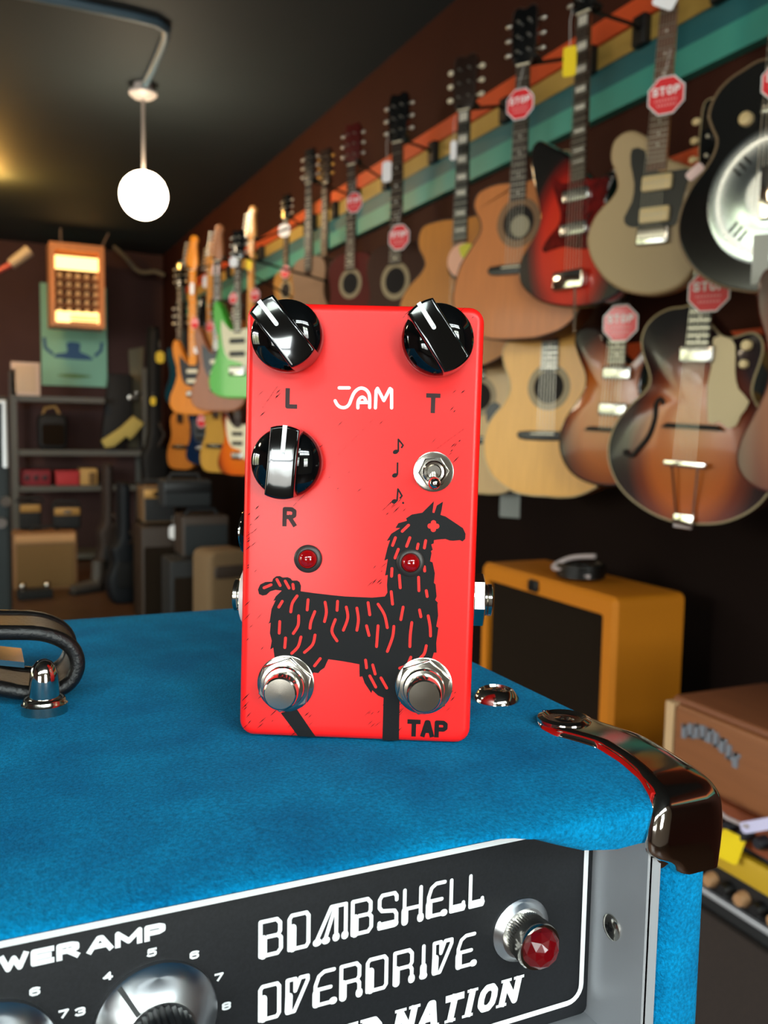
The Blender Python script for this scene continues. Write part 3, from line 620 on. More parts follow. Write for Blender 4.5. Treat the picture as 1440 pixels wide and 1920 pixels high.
def holed_wall(name, u0, u1, holes, put, m):
    """a wall from u0 to u1 with window openings (u0,u1,z0,z1), built in solid columns around them"""
    mb = MB(); us = sorted({u0, u1, *[h[0] for h in holes], *[h[1] for h in holes]})
    for a, b in zip(us, us[1:]):
        z = 0
        for h in sorted((h for h in holes if h[0] < (a + b) / 2 < h[1]), key=lambda h: h[2]):
            put(mb, a, b, z, h[2]); z = h[3]
        put(mb, a, b, z, CEIL)
    return struct(mb.build(name, m))
putf = lambda mb, a, b, c, d: mb.box(((a + b) / 2, YFW, (c + d) / 2), (b - a, .1, d - c))
puts = lambda mb, a, b, c, d: mb.box((XLW - .05, (a + b) / 2, (c + d) / 2), (.1, b - a, d - c))
holed_wall('wall_front', XLW, XW, FRONT_WINDOWS, putf, M('front_wall_paint', (150, 142, 132), rough=.8))
holed_wall('wall_left', YFW, YBK, SIDE_WINDOWS, puts, backwall)
nw = 0
wf = M('window_frame_paint', (60, 60, 58), rough=.5)
for hs, put in ((FRONT_WINDOWS, putf), (SIDE_WINDOWS, puts)):
    for a, b, c, d in hs:
        mb = MB(); t = .03; nw += 1; m_ = (a + b) / 2
        put(mb, a, a + t, c, d); put(mb, b - t, b, c, d); put(mb, a + t, b - t, c, c + t); put(mb, a + t, b - t, d - t, d); put(mb, m_ - .02, m_ + .02, c + t, d - t); put(mb, a + t, m_ - .02, d - .3, d - .27); put(mb, m_ + .02, b - t, d - .3, d - .27)
        struct(mb.build('window_%d' % nw, wf))

mb = MB(); mb.box((XW - .006, 5.1, .575), (.012, 8.4, 1.15)); struct(mb.build('trim_20', M('shaded_wall_dark', (20, 10, 7), rough=.9, spec=.1)))  # dark sheet standing in for the shade on the lower wall

# ------------------------------------------------------------------ painted slat rails along the right wall
KS = 1.80 / 1.70
def paint(name, rgb): return M(name, rgb, rough=.5, noise=(6, .06))
orange_p, mustard_p, teal_d, teal_l = paint('orange_paint', (222, 84, 34)), paint('mustard_paint', (196, 160, 78)), paint('dark_teal_paint', (36, 104, 110)), paint('teal_paint', (66, 158, 142))
nt_ = 0
for zt in (1.182, .72, .25):
    for z0, z1, m, th in ((-.063, 0., orange_p, .03), (-.129, -.066, mustard_p, .022), (-.199, -.132, teal_d, .022), (-.273, -.202, teal_l, .034)):
        nt_ += 1; mb = MB()
        a, b = CAMZ + (zt + z0) * KS, CAMZ + (zt + z1) * KS
        if zt < 1: mb.box((XW - th / 2, 2.2, (a + b) / 2), (th, 4.2, b - a))
        else: mb.box((XW - th / 2, (8.2 - 1.4) / 2, (a + b) / 2), (th, 9.6, b - a))
        struct(mb.build('trim_%d' % nt_, m))
nt_ += 1; mb = MB(); mb.box((XW - .02, 8.45, CAMZ + .75), (.04, .12, 1.5)); struct(mb.build('trim_%d' % nt_, teal_d))

# ------------------------------------------------------------------ guitars
GD = {'red': {'pos': [1.47, 1.9968, 0.3315], 'a': 13, 'tilt': -0.0056, 'out': [[-0.0319, 0.3942], [-0.0608, 0.4186], [-0.0982, 0.4394], [-0.1236, 0.4546], [-0.1494, 0.4687], [-0.1729, 0.457], [-0.1775, 0.4209], [-0.1671, 0.3752], [-0.157, 0.3359], [-0.1423, 0.2896], [-0.1366, 0.2514], [-0.1523, 0.2167], [-0.1815, 0.1867], [-0.2051, 0.1553], [-0.2126, 0.1179], [-0.1996, 0.081], [-0.1497, 0.0404], [-0.0977, 0.0192], [-0.0314, 0.0044], [0.0318, -0.0001], [0.092, 0.0055], [0.142, 0.0261], [0.1686, 0.0628], [0.17, 0.1079], [0.1505, 0.1505], [0.1199, 0.1953], [0.0965, 0.2338], [0.0915, 0.2634], [0.1012, 0.2901], [0.1108, 0.3166], [0.1065, 0.3317], [0.0885, 0.3298], [0.063, 0.3238], [0.0365, 0.3293]], 'p': {'neckend': [0.0001, 0.3399], 'pu1': [-0.0041, 0.2936], 'pu2': [-0.0082, 0.207], 'bridge': [-0.0108, 0.0827], 'pg': [[-0.0949, 0.36], [-0.0572, 0.334], [-0.0135, 0.3309], [0.0481, 0.324], [0.0965, 0.3139], [0.0909, 0.275], [0.0812, 0.2481], [0.0975, 0.2106], [0.0991, 0.1758], [0.033, 0.1482], [-0.0381, 0.1649], [-0.0869, 0.1631], [-0.1118, 0.1607], [-0.1208, 0.1744], [-0.0967, 0.2015], [-0.0649, 0.2268], [-0.058, 0.2558], [-0.0761, 0.3016]], 'head': [0.0012, 0.8841], 'nut': [-0.0, 0.7513]}}, 'tan': {'pos': [1.48, 1.7266, 0.3319], 'a': 22, 'tilt': 0.0394, 'out': [[-0.0232, 0.3453], [-0.0309, 0.3649], [-0.0501, 0.3812], [-0.0751, 0.3927], [-0.1024, 0.3898], [-0.1244, 0.3718], [-0.1275, 0.3344], [-0.1094, 0.2912], [-0.1039, 0.2634], [-0.1176, 0.2405], [-0.1413, 0.2213], [-0.1647, 0.1933], [-0.1777, 0.1526], [-0.1715, 0.1183], [-0.1557, 0.0862], [-0.1199, 0.0446], [-0.0764, 0.0172], [-0.0321, 0.0039], [0.0162, -0.0006], [0.0675, 0.0096], [0.0994, 0.0315], [0.1232, 0.0739], [0.1249, 0.1149], [0.1101, 0.1573], [0.0903, 0.1927], [0.0821, 0.2219], [0.0905, 0.2515], [0.1022, 0.2728], [0.0928, 0.2858], [0.0731, 0.2906], [0.0467, 0.3037], [0.035, 0.3079]], 'p': {'neckend': [0.007, 0.2875], 'pu1': [0.0067, 0.2583], 'pu2': [0.0068, 0.1851], 'bridge': [0.007, 0.1369], 'pg': [[-0.0681, 0.347], [-0.0345, 0.3392], [-0.0126, 0.2913], [0.0374, 0.2818], [0.0739, 0.2818], [0.0835, 0.2678], [0.0737, 0.2229], [0.0647, 0.167], [0.0432, 0.1535], [-0.0337, 0.16], [-0.0646, 0.1668], [-0.0756, 0.1868], [-0.0573, 0.2226], [-0.0549, 0.2652], [-0.0679, 0.3097]], 'sel': [0.0954, 0.076], 'nut': [0.0, 0.7381]}}, 'brown': {'pos': [1.44, 2.2486, 0.266], 'a': 28, 'tilt': 0.0095, 'out': [[0.0139, 0.4419], [-0.0427, 0.451], [-0.0926, 0.4494], [-0.1352, 0.4354], [-0.1514, 0.4043], [-0.1422, 0.3753], [-0.1277, 0.3504], [-0.1256, 0.3203], [-0.1528, 0.283], [-0.1875, 0.2355], [-0.2076, 0.1827], [-0.2153, 0.1249], [-0.1973, 0.0688], [-0.1504, 0.0255], [-0.0774, 0.0038], [-0.0151, 0.0002]], 'p': {'neckend': [-0.0053, 0.372], 'hole': [0.0027, 0.3111], 'bridge': [-0.0121, 0.1897], 'head': [0.0029, 0.8857], 'nut': [-0.0, 0.7653]}}, 'orange': {'pos': [1.52, 2.7256, 0.2135], 'a': 28, 'tilt': 0.0073, 'out': [[-0.0116, 0.5017], [-0.0569, 0.507], [-0.1105, 0.5039], [-0.157, 0.4935], [-0.1757, 0.4607], [-0.1745, 0.4224], [-0.1534, 0.3855], [-0.1462, 0.3594], [-0.1674, 0.3293], [-0.2144, 0.2912], [-0.2456, 0.2446], [-0.256, 0.1798], [-0.2372, 0.1068], [-0.1902, 0.0463], [-0.1248, 0.0123], [-0.0695, 0.0028]], 'p': {'neckend': [0.0026, 0.4204], 'head': [-0.002, 0.9613], 'nut': [0.0, 0.8528]}}, 'natural': {'pos': [1.58, 2.2613, -0.1962], 'a': 30, 'tilt': 0.0034, 'out': [[-0.0321, 0.4883], [-0.0785, 0.4883], [-0.1255, 0.4805], [-0.1544, 0.4606], [-0.1622, 0.4313], [-0.1518, 0.3915], [-0.1354, 0.3517], [-0.1334, 0.3187], [-0.1551, 0.279], [-0.1878, 0.242], [-0.2116, 0.2013], [-0.2198, 0.1502], [-0.2094, 0.0962], [-0.1769, 0.0467], [-0.1113, 0.0097], [-0.052, -0.0001], [0.0055, 0.0002]], 'p': {'neckend': [0.0022, 0.3882], 'hole': [-0.0013, 0.3384], 'bridge': [-0.0165, 0.1911], 'nut': [0.0, 0.5921]}}, 'burst': {'pos': [1.58, 1.9596, -0.1484], 'a': 20, 'tilt': 0.0366, 'out': [[-0.0414, 0.3961], [-0.0554, 0.4194], [-0.0783, 0.4356], [-0.1128, 0.4385], [-0.1411, 0.4276], [-0.1496, 0.4012], [-0.1425, 0.3744], [-0.1258, 0.3416], [-0.1075, 0.3062], [-0.106, 0.2707], [-0.1255, 0.2345], [-0.1565, 0.1944], [-0.1768, 0.1479], [-0.178, 0.0988], [-0.16, 0.057], [-0.1248, 0.0232], [-0.0703, 0.0038], [-0.0017, -0.0005], [0.0625, 0.0161], [0.1104, 0.0491], [0.1373, 0.0964], [0.1329, 0.1466], [0.1106, 0.1904], [0.0887, 0.2289], [0.0728, 0.2679], [0.0757, 0.3073], [0.0853, 0.3408], [0.086, 0.3686], [0.0742, 0.3826], [0.0605, 0.3745], [0.0467, 0.3522], [0.0349, 0.341]], 'p': {'neckend': [0.0031, 0.3354], 'pu1': [0.0053, 0.3097], 'pu2': [0.0004, 0.2118], 'bridge': [-0.0049, 0.1577], 'nut': [-0.0, 0.4852]}}, 'arch': {'pos': [1.54, 1.6237, -0.2146], 'a': 20, 'tilt': 0.0446, 'out': [[-0.027, 0.5114], [-0.0592, 0.5121], [-0.0918, 0.5089], [-0.124, 0.4948], [-0.1491, 0.4699], [-0.1587, 0.4365], [-0.1506, 0.4002], [-0.1333, 0.3639], [-0.126, 0.3355], [-0.1398, 0.3092], [-0.1734, 0.2791], [-0.2032, 0.2432], [-0.2221, 0.2017], [-0.227, 0.1605], [-0.2163, 0.1177], [-0.1876, 0.0741], [-0.1453, 0.0407], [-0.09, 0.0152], [-0.032, 0.0027], [0.0279, 0.0044], [0.0896, 0.0162], [0.1422, 0.0443], [0.1775, 0.0802], [0.201, 0.1283], [0.2078, 0.1763], [0.1965, 0.218], [0.174, 0.2544], [0.1445, 0.2864], [0.1286, 0.3144], [0.1291, 0.343], [0.1377, 0.3763], [0.143, 0.4093], [0.1377, 0.4328], [0.1234, 0.4471], [0.1062, 0.4493], [0.0871, 0.4439], [0.0653, 0.4385], [0.0472, 0.4426], [0.0334, 0.4535]], 'p': {'neckend': [0.0031, 0.4197], 'pu1': [0.0008, 0.4], 'bridge': [0.0055, 0.2333], 'tail': [-0.0008, 0.0213], 'tailtop': [0.0114, 0.1453], 'f': [[-0.077, 0.2853], [-0.0853, 0.2953], [-0.0953, 0.2821], [-0.0947, 0.2459], [-0.1078, 0.2035], [-0.1337, 0.1701], [-0.1498, 0.1529], [-0.1683, 0.1595]], 'pg': [[0.0351, 0.4365], [0.068, 0.436], [0.0872, 0.4191], [0.0929, 0.3616], [0.1042, 0.3233], [0.1315, 0.2954], [0.1151, 0.2635], [0.1075, 0.2413], [0.0881, 0.2354], [0.0665, 0.2489], [0.0411, 0.2452], [0.0316, 0.3313], [0.0365, 0.3707]], 'k1': [0.1106, 0.4198], 'k2': [0.1085, 0.3785], 'nut': [0.0, 0.5281]}}, 'reso': {'pos': [1.42, 1.315, 0.2805], 'a': 20, 'tilt': 0.0151, 'out': [[-0.0105, 0.4429], [-0.0416, 0.4469], [-0.0704, 0.4381], [-0.1039, 0.4239], [-0.1298, 0.3991], [-0.141, 0.3652], [-0.1323, 0.3374], [-0.1204, 0.3121], [-0.1243, 0.2868], [-0.1406, 0.2603], [-0.1674, 0.2297], [-0.1871, 0.1896], [-0.1938, 0.1471], [-0.1824, 0.1021], [-0.1485, 0.0551], [-0.0981, 0.0216], [-0.0472, 0.0058], [0.0, -0.0]], 'p': {'cover': [0.0033, 0.1824], 'coverL': [-0.1231, 0.2037], 'knob': [-0.059, 0.3387], 'pu': [-0.025, 0.3316], 'nut': [-0.0, 0.6406]}}, 'dark': {'pos': [1.54, 3.2771, 0.2228], 'a': 25, 'L': 0.5493, 'nut': 0.8942}, 'wine': {'pos': [1.54, 3.7459, 0.3117], 'a': 25, 'L': 0.4581, 'nut': 0.8386}, 'g8': {'pos': [1.66, 4.3953, 0.405], 'a': 15, 'L': 0.4198, 'nut': 0.8324}, 'ebony': {'pos': [1.47, 4.1021, 0.3864], 'a': 20, 'L': 0.3909, 'nut': 0.7583}, 'mustard': {'pos': [1.6, 4.8356, 0.4778], 'a': 18, 'L': 0.3803, 'nut': 0.6693}, 'strat11': {'pos': [1.32, 4.5541, 0.1791], 'a': 25, 'L': 0.3966, 'nut': 0.7611}, 'green': {'pos': [1.04, 3.7833, 0.1196], 'a': 34, 'L': 0.3411, 'nut': 0.584}, 's13': {'pos': [1.13, 4.4923, 0.0718], 'a': 40, 'L': 0.3523, 'nut': 0.7468}, 's14': {'pos': [1.36, 5.5959, 0.0949], 'a': 30, 'L': 0.43, 'nut': 0.8382}, 's15': {'pos': [1.24, 5.5406, 0.0652], 'a': 40, 'L': 0.4654, 'nut': 0.8736}, 's16': {'pos': [1.34, 6.3927, 0.1407], 'a': 30, 'L': 0.4105, 'nut': 0.8163}, 'low1': {'pos': [1.36, 6.4953, -0.3175], 'a': 30, 'L': 0.4721, 'nut': 0.9907}, 'lowblue': {'pos': [1.42, 6.0861, -0.2686], 'a': 30, 'L': 0.3522, 'nut': 0.9255}, 'low3': {'pos': [1.36, 5.4456, -0.2865], 'a': 30, 'L': 0.3635, 'nut': 0.8799}, 'low4': {'pos': [1.38, 5.0157, -0.2859], 'a': 30, 'L': 0.3749, 'nut': 0.7957}, 'lowcream': {'pos': [1.66, 2.8064, -0.2272], 'a': 30, 'L': 0.5458, 'nut': 0.937}, 'rightedge': {'pos': [1.36, 1.1022, -0.1131], 'a': 12, 'L': 0.2049, 'nut': 0.4776}}
fretwood = M('rosewood', (44, 28, 20), rough=.45, noise=(60, .25, (1, 1, .1)))
ebony = M('ebony', (18, 16, 16), rough=.4)
maple = M('maple', (216, 150, 74), rough=.3, coat=.4)
mahog = M('mahogany_neck', (84, 44, 24), rough=.35, coat=.3)
fretwire = M('fret_wire', (196, 190, 178), rough=.3, metal=1.)
pearl = M('pearl_inlay', (226, 220, 204), rough=.3)
bone = M('bone', (228, 216, 186), rough=.45)
cream = M('cream_plastic', (226, 198, 146), rough=.35)
tortoise = M('tortoiseshell', (96, 14, 12), rough=.15, coat=.6, noise=(40, .6))
glossblack = M('gloss_black_lacquer', (10, 11, 12), rough=.12, coat=.8)
hole_dark = M('soundhole_dark', (24, 16, 12), rough=.9)
string_m = M('string_steel', (190, 184, 172), rough=.35, metal=1.)
def wood(name, rgb, rough=.28, amt=.10): dk = sum(rgb) < 230; return M(name, rgb, rough=rough + (.25 if dk else .1), spec=.15 if dk else .35, coat=0. if dk else .12, coat_rough=.1, noise=(22, amt, (6, 6, .35)))
def burst(name, stops, cx, cz, ax, az):
    """sunburst lacquer: bands of stain from the centre to the rim"""
    if name in MATS: return MATS[name]
    m = M(name, (120, 60, 20), rough=.25, spec=.4, coat=.35, coat_rough=.06); nt = m.node_tree; b = nt.nodes['Principled BSDF']
    tc = nt.nodes.new('ShaderNodeTexCoord'); mp = nt.nodes.new('ShaderNodeMapping'); mp.vector_type = 'TEXTURE'
    mp.inputs['Location'].default_value = (cx, 0, cz); mp.inputs['Scale'].default_value = (ax, 10, az)
    ln = nt.nodes.new('ShaderNodeVectorMath'); ln.operation = 'LENGTH'; r = nt.nodes.new('ShaderNodeValToRGB')
    for i, (p, c) in enumerate(stops):
        e = r.color_ramp.elements[i] if i < 2 else r.color_ramp.elements.new(p)
        e.position = p; e.color = (*lin(c), 1)
    nt.links.new(tc.outputs['Object'], mp.inputs[0]); nt.links.new(mp.outputs[0], ln.inputs[0]); nt.links.new(ln.outputs['Value'], r.inputs[0]); nt.links.new(r.outputs[0], b.inputs['Base Color'])
    return m
DREAD = [(0, 0), (.19, .004), (.30, .03), (.375, .10), (.402, .20), (.392, .30), (.345, .41), (.285, .51), (.262, .60), (.27, .68), (.292, .77), (.29, .86), (.25, .93), (.17, .975), (.05, .99)]
STRAT = [(.0, 0), (.18, .005), (.30, .04), (.385, .13), (.395, .24), (.35, .36), (.285, .47), (.275, .58), (.32, .70), (.345, .80), (.30, .84), (.22, .77), (.12, .72), (.08, .70), (-.08, .70), (-.13, .74), (-.19, .84), (-.25, .97), (-.31, 1.), (-.345, .93), (-.335, .80), (-.29, .66), (-.275, .52), (-.32, .39), (-.385, .26), (-.40, .14), (-.33, .045), (-.18, .005)]
def mirrored(P, cx=0.):
    L = [(x, z) for x, z in P]
    if L[0][1] > L[-1][1]: L = L[::-1]
    R = [(2 * cx - x, z) for x, z in L if abs(x - cx) > .008]
    return L + R[::-1]
HEADS = {
 '3+3': [(-.021, 0), (-.036, .028), (-.040, .10), (-.037, .155), (-.02, .165), (0, .158), (.02, .165), (.037, .155), (.040, .10), (.036, .028), (.021, 0)],
 'slim': [(-.021, 0), (-.033, .03), (-.031, .165), (.031, .165), (.033, .03), (.021, 0)],
 'six': [(-.021, 0), (-.026, .018), (-.044, .045), (-.034, .10), (-.020, .15), (-.012, .178), (.006, .188), (.026, .180), (.033, .160), (.024, .140), (.026, .10), (.030, .04), (.021, 0)],
}
HUNG = []
def make_guitar(name, label, cat, pos, a, tilt=0., out=None, nut=.8, depth=.045, bev=.007, side=None, top=None, neckend=.4, fret=None, neckm=None, head='3+3', headm=None,
                tuner=None, inlay='dot', arch=0., binding=None, hole=None, rosette=None, bridge=None, pg=None, pickups=(), tail=None, knobs=(), strings=False, fine=True, group=None, scale=None, fmark=None, cover=None, nosmooth=False):
    g = empty(name, (pos[0], pos[1], pos[2] + CAMZ), radians(-90 + a), label, cat, group, tilt); HUNG.append((g, nut, label, a, tilt))
    P = smooth_closed(out, 4 if fine else 3)
    if area2(P) < 0: P = P[::-1]
    mb = MB(); mb.prism(P, 0, depth, bev, 3 if fine else 2); mb.build('body', side, g, 40)
    # the front, flat or carved
    mb = MB(); Q = offset2(P, bev * .9)
    cx = sum(p[0] for p in Q) / len(Q); cz = sum(p[1] for p in Q) / len(Q)
    if arch:
        R = []
        for k in range(7):
            t = k / 6; s_ = 1 - t * .93
            R.append([(cx + (x - cx) * s_, -.0006 - arch * (1 - (1 - t) ** 2), cz + (z - cz) * s_) for x, z in Q])
        mb.rings(R, False, True)
    else: mb.rings([[(x, .0008, z) for x, z in Q], [(x, -.0006, z) for x, z in offset2(Q, .0005)]])
    mb.build('top', top, g, 60)
    if binding:
        mb = MB(); mb.tube([(x, .001, z) for x, z in offset2(P, .0015)], .0028 if fine else .004, 6, True); mb.build('binding', binding, g, 60)
    y0 = -.0006 - arch
    if hole:
        hx, hz, hr = hole[:3]
        if rosette: mb = MB(); mb.lathe([(hr * 1.42, 0), (hr * 1.42, .0004), (hr * 1.02, .0004)], 36, (hx, y0, hz), (0, -1, 0)); mb.build('rosette', rosette, g)
        mb = MB(); mb.disc(hx, hz, hr, y0 - .0006, 36); mb.build('soundhole', hole_dark, g)
        if len(hole) > 3: mb = MB(); mb.prism(ngon(hr * .62, 20, 0, hx + hr * .12, hz - hr * .22), y0 - .0010, y0 - .0007); mb.build('pale_inner_disc', M('hole_pale', (150, 140, 116), rough=.8), g)  # paler disc within the soundhole
    if pg:
        mb = MB(); pgm, PP_ = pg; mb.prism(smooth_closed(PP_, 2), y0 - .0022, y0 - .0003); mb.build('pickguard', pgm, g)
    if fmark:
        for s_ in (-1, 1):
            mb = MB(); L = smooth_open([(x * -s_ if s_ > 0 else x, z) for x, z in fmark] if s_ < 0 else fmark, 4)
            yy = y0 + arch * .45
            mb.tube([(x, yy - .004, z) for x, z in L], [.0035 + .004 * sin(pi * i / (len(L) - 1)) for i in range(len(L))], 8)
            for q in (L[0], L[-1]): mb.ball((q[0], yy - .003, q[1]), .0085, 12, 8, (1, .4, 1))
            mb.build('f_hole', hole_dark, g, 60)
            break
    # neck, fingerboard with frets and markers, nut, head
    sc_ = scale or nut / .8; zn = nut; w0, w1 = .0265 * sc_, .021 * sc_
    yb = y0 - .001
    mb = MB(); R = []
    for z, w in ((neckend - .02, w0), (zn - .02, w1), (zn + .015, w1)):
        R.append([(w * cos(t), yb + .001 + .021 * sc_ * sin(t), z) for t in [pi * k / 8 for k in range(9)]])
    mb.rings(R); mb.build('neck', neckm or mahog, g, 60)
    mb = MB(); mb.rings([[(-w0, yb - .004, neckend), (w0, yb - .004, neckend), (w0, yb, neckend), (-w0, yb, neckend)], [(-w1, yb - .004, zn), (w1, yb - .004, zn), (w1, yb, zn), (-w1, yb, zn)]])
    Ls = .645 * sc_; wz = lambda z: w1 + (w0 - w1) * (zn - z) / (zn - neckend)
    prev = zn
    for k in range(1, 23):
        z = zn - Ls * (1 - 2 ** (-k / 12))
        if z < neckend + .004: break
        mb.m = 1; mb.box((0, yb - .0044, z), (2 * wz(z), .0012, .0022))
        mb.m = 2
        if inlay == 'dot' and k in (3, 5, 7, 9, 12, 15, 17, 19): mb.disc(0, (z + prev) / 2, .0036 * sc_, yb - .0042, 12)
        if inlay == 'block' and k in (1, 3, 5, 7, 9, 12, 15, 17): mb.plate([(-wz(z) * .72, z + .005), (wz(z) * .72, z + .005), (wz(z) * .72, prev - .005), (-wz(z) * .72, prev - .005)], yb - .0042)
        prev = z
    mb.build('fingerboard', [fret or fretwood, fretwire, pearl], g)
    mb = MB(); mb.box((0, yb - .004, zn + .002), (2 * w1, .007, .005)); mb.build('nut', bone, g)
    H = [(x * sc_ * (1.05 if sc_ else 1), zn + .003 + z * sc_) for x, z in HEADS[head]]
    mb = MB(); mb.prism(smooth_closed(H, 3) if head != 'slim' else H, yb - .001, yb + .014 * sc_, .0015, 2); hd_ = mb.build('headstock', headm or glossblack, g, 40)
    if binding and fine: mb = MB(); mb.tube([(x, yb - .001, z) for x, z in (smooth_closed(H, 3) if head != 'slim' else H)], .0016, 6, True); mb.build('headstock_binding', binding, hd_, 60)
    tp = []
    if head == 'six':
        for k in range(6): tp.append((-.044 + .0042 * k, .04 + .022 * k, -1))
    else:
        for s_ in (-1, 1):
            for k in range(3): tp.append((s_ * .034, .042 + .042 * k, s_))
    tun = tuner or fretwire
    for x, z, s_ in tp:
        mb = MB(); X_, Z_ = x * sc_, zn + z * sc_; yc = yb + .006
        mb.cyl((X_, yc, Z_), (X_ + s_ * .016 * sc_, yc, Z_), .0028, n=8)
        mb.ball((X_ + s_ * .024 * sc_, yc, Z_), .0105 * sc_, 12, 8, (1, .55, .8)); mb.m = 1
        px_ = X_ - s_ * .016 * sc_
        mb.cyl((px_, yb - .012, Z_), (px_, yb - .0005, Z_), .0042 * sc_, n=10)
        mb.build('tuning_peg', [tun, fretwire], g, 50)
    bz = zn - Ls
    for x, z, w, h, m in pickups:
        mb = MB(); mb.rbox((x, y0 - .006, z), (w, .012, h), min(h * .45, .006)); pk = mb.build('pickup', m, g, 40)
        if fine:
            mb = MB()
            for q in range(6): mb.cyl((x + (q - 2.5) * w * .14, y0 - .0135, z), (x + (q - 2.5) * w * .14, y0 - .011, z), .0022, n=8)
            mb.build('pole_pieces', fretwire, pk)
    if bridge:
        kind, bx, bz, bm = bridge
        mb = MB()
        if kind == 'pin':
            mb.prism(smooth_closed([(bx - .078, bz - .012), (bx - .03, bz - .016), (bx + .03, bz - .016), (bx + .078, bz - .012), (bx + .08, bz + .010), (bx, bz + .013), (bx - .08, bz + .010)], 2), y0 - .009, y0, .002, 2); b_ = mb.build('bridge', bm, g, 40)
            mb = MB(); mb.box((bx, y0 - .011, bz + .004), (.075, .006, .003)); mb.build('saddle', bone, b_)
        elif kind == 'float':
            mb.prism([(bx - .075, bz - .006), (bx + .075, bz - .006), (bx + .06, bz + .006), (bx - .06, bz + .006)], y0 - .018, y0 + arch * .3, .002, 2); mb.build('bridge', bm, g, 40)
        else:
            mb.rbox((bx, y0 - .007, bz), (.082, .014, .042), .006); b_ = mb.build('bridge', bm, g, 40)
            mb = MB()
            for q in range(6): mb.rbox((bx + (q - 2.5) * .0115, y0 - .017, bz + .003), (.009, .007, .022), .002)
            mb.build('saddles', fretwire, b_, 40)
    if tail:
        kind, tx, tz, tt = tail; mb = MB()
        if kind == 'trapeze':
            for s_ in (-1, 1): mb.tube([(tx + s_ * .021, y0 + arch * .8 - .004, tz), (tx + s_ * .033, y0 - .012, tt)], .003, 8)
            mb.rbox((tx, y0 - .012, tt), (.105, .012, .014), .004); mb.rbox((tx, y0 + arch * .8 - .006, tz - .012), (.052, .012, .035), .005)
        else:
            mb.rbox((tx, y0 - .012, tz), (.105, .024, .05), .008); mb.cyl((tx + .03, y0 - .024, tz - .02), (tx + .042, y0 - .035, tz - .14), .0035, n=8)
        mb.build('tailpiece', chrome, g, 40)
    for x, z, r, m in knobs:
        mb = MB(); mb.lathe([(r, 0), (r, .008), (r * .85, .012), (r * .8, .0125)], 20, (x, y0 + arch * .5, z), (0, -1, 0)); mb.build('volume_knob', m, g, 40)
    if cover:
        x, z, r = cover
        mb = MB(); mb.lathe([(r, 0), (r, .003), (r * .93, .006), (r * .84, .004), (r * .5, .009), (r * .42, .0125), (r * .36, .0125), (0, .0135)], 56, (x, y0, z), (0, -1, 0)); cv = mb.build('cone_cover', M('cover_steel', (205, 216, 226), rough=.24, metal=1.), g, 30)
        for k in range(4):
            t = radians(45 + 90 * k); ct = (x + r * .68 * cos(t), z + r * .68 * sin(t))
            mb = MB()
            for q in range(-1, 2): mb.tube([(ct[0] + .014 * q * -sin(t) - .013 * cos(t), y0 - .0075, ct[1] + .014 * q * cos(t) - .013 * sin(t)), (ct[0] + .014 * q * -sin(t) + .010 * cos(t), y0 - .0065, ct[1] + .014 * q * cos(t) + .010 * sin(t))], .0026, 6)
            mb.build('cover_slot', satinblack, cv)
        mb = MB(); mb.rbox((x, y0 - .026, z), (.03, .008, .10), .004); mb.rbox((x, y0 - .02, z + .045), (.03, .012, .012), .003); mb.rbox((x, y0 - .02, z - .045), (.03, .012, .012), .003); mb.build('hand_rest', chrome, cv, 40)
    if strings:
        zb_ = (tail[3] if tail and tail[0] == 'trapeze' else (tail[2] if tail else bz))
        for q in range(6):
            f = (q - 2.5) / 2.5
            mb = MB(); mb.tube([(f * .026, y0 - (.014 if not arch else .020), zb_), (f * w1 * .82, yb - .0095, zn)], .0006, 4); mb.build('string', string_m, g, 60)
    return g
def GP(k): return dict(pos=GD[k]['pos'], a=GD[k]['a'], tilt=GD[k]['tilt'])
p_ = lambda k, n: GD[k]['p'][n]
chromeblk = M('chrome_pickup', (180, 178, 176), rough=.18, metal=1.)
# nearest, right edge: the resonator
make_guitar('resonator_guitar', 'black resonator guitar with round metal cover plate at the right edge, upper row', 'guitar', **GP('reso'), out=mirrored(GD['reso']['out'], .0035), nut=.80, depth=.085, bev=.006, side=glossblack, top=glossblack, neckend=.40,
            fret=ebony, neckm=mahog, headm=glossblack, binding=M('aged_binding', (120, 96, 70), rough=.5), cover=(.0035, .185, .132), knobs=((p_('reso', 'knob')[0], p_('reso', 'knob')[1], .014, cream),), pickups=((.0, .352, .06, .026, chromeblk),), strings=True)
tan_f = M('tan_lacquer', (172, 146, 108), rough=.42, coat=.2)
make_guitar('electric_guitar', 'tan electric guitar with black pickguard and two cream pickups, hanging left of the resonator guitar', 'guitar', **GP('tan'), out=GD['tan']['out'], nut=.735, depth=.042, bev=.008, side=tan_f, top=tan_f, neckend=p_('tan', 'neckend')[1],
            headm=M('head_cream', (206, 196, 180), rough=.4), head='six', fret=M('light_rosewood', (104, 70, 54), rough=.5), neckm=maple, pg=(satinblack, p_('tan', 'pg')), pickups=[(p_('tan', k)[0], p_('tan', k)[1], .076, .036, cream) for k in ('pu1', 'pu2')], bridge=('plate', *p_('tan', 'bridge'), chromeblk), strings=True)
rb = burst('red_black_burst', [(0, (226, 60, 24)), (.55, (206, 36, 16)), (.72, (120, 14, 10)), (.86, (16, 12, 14)), (1, (10, 10, 12))], -.022, .17, .185, .275)
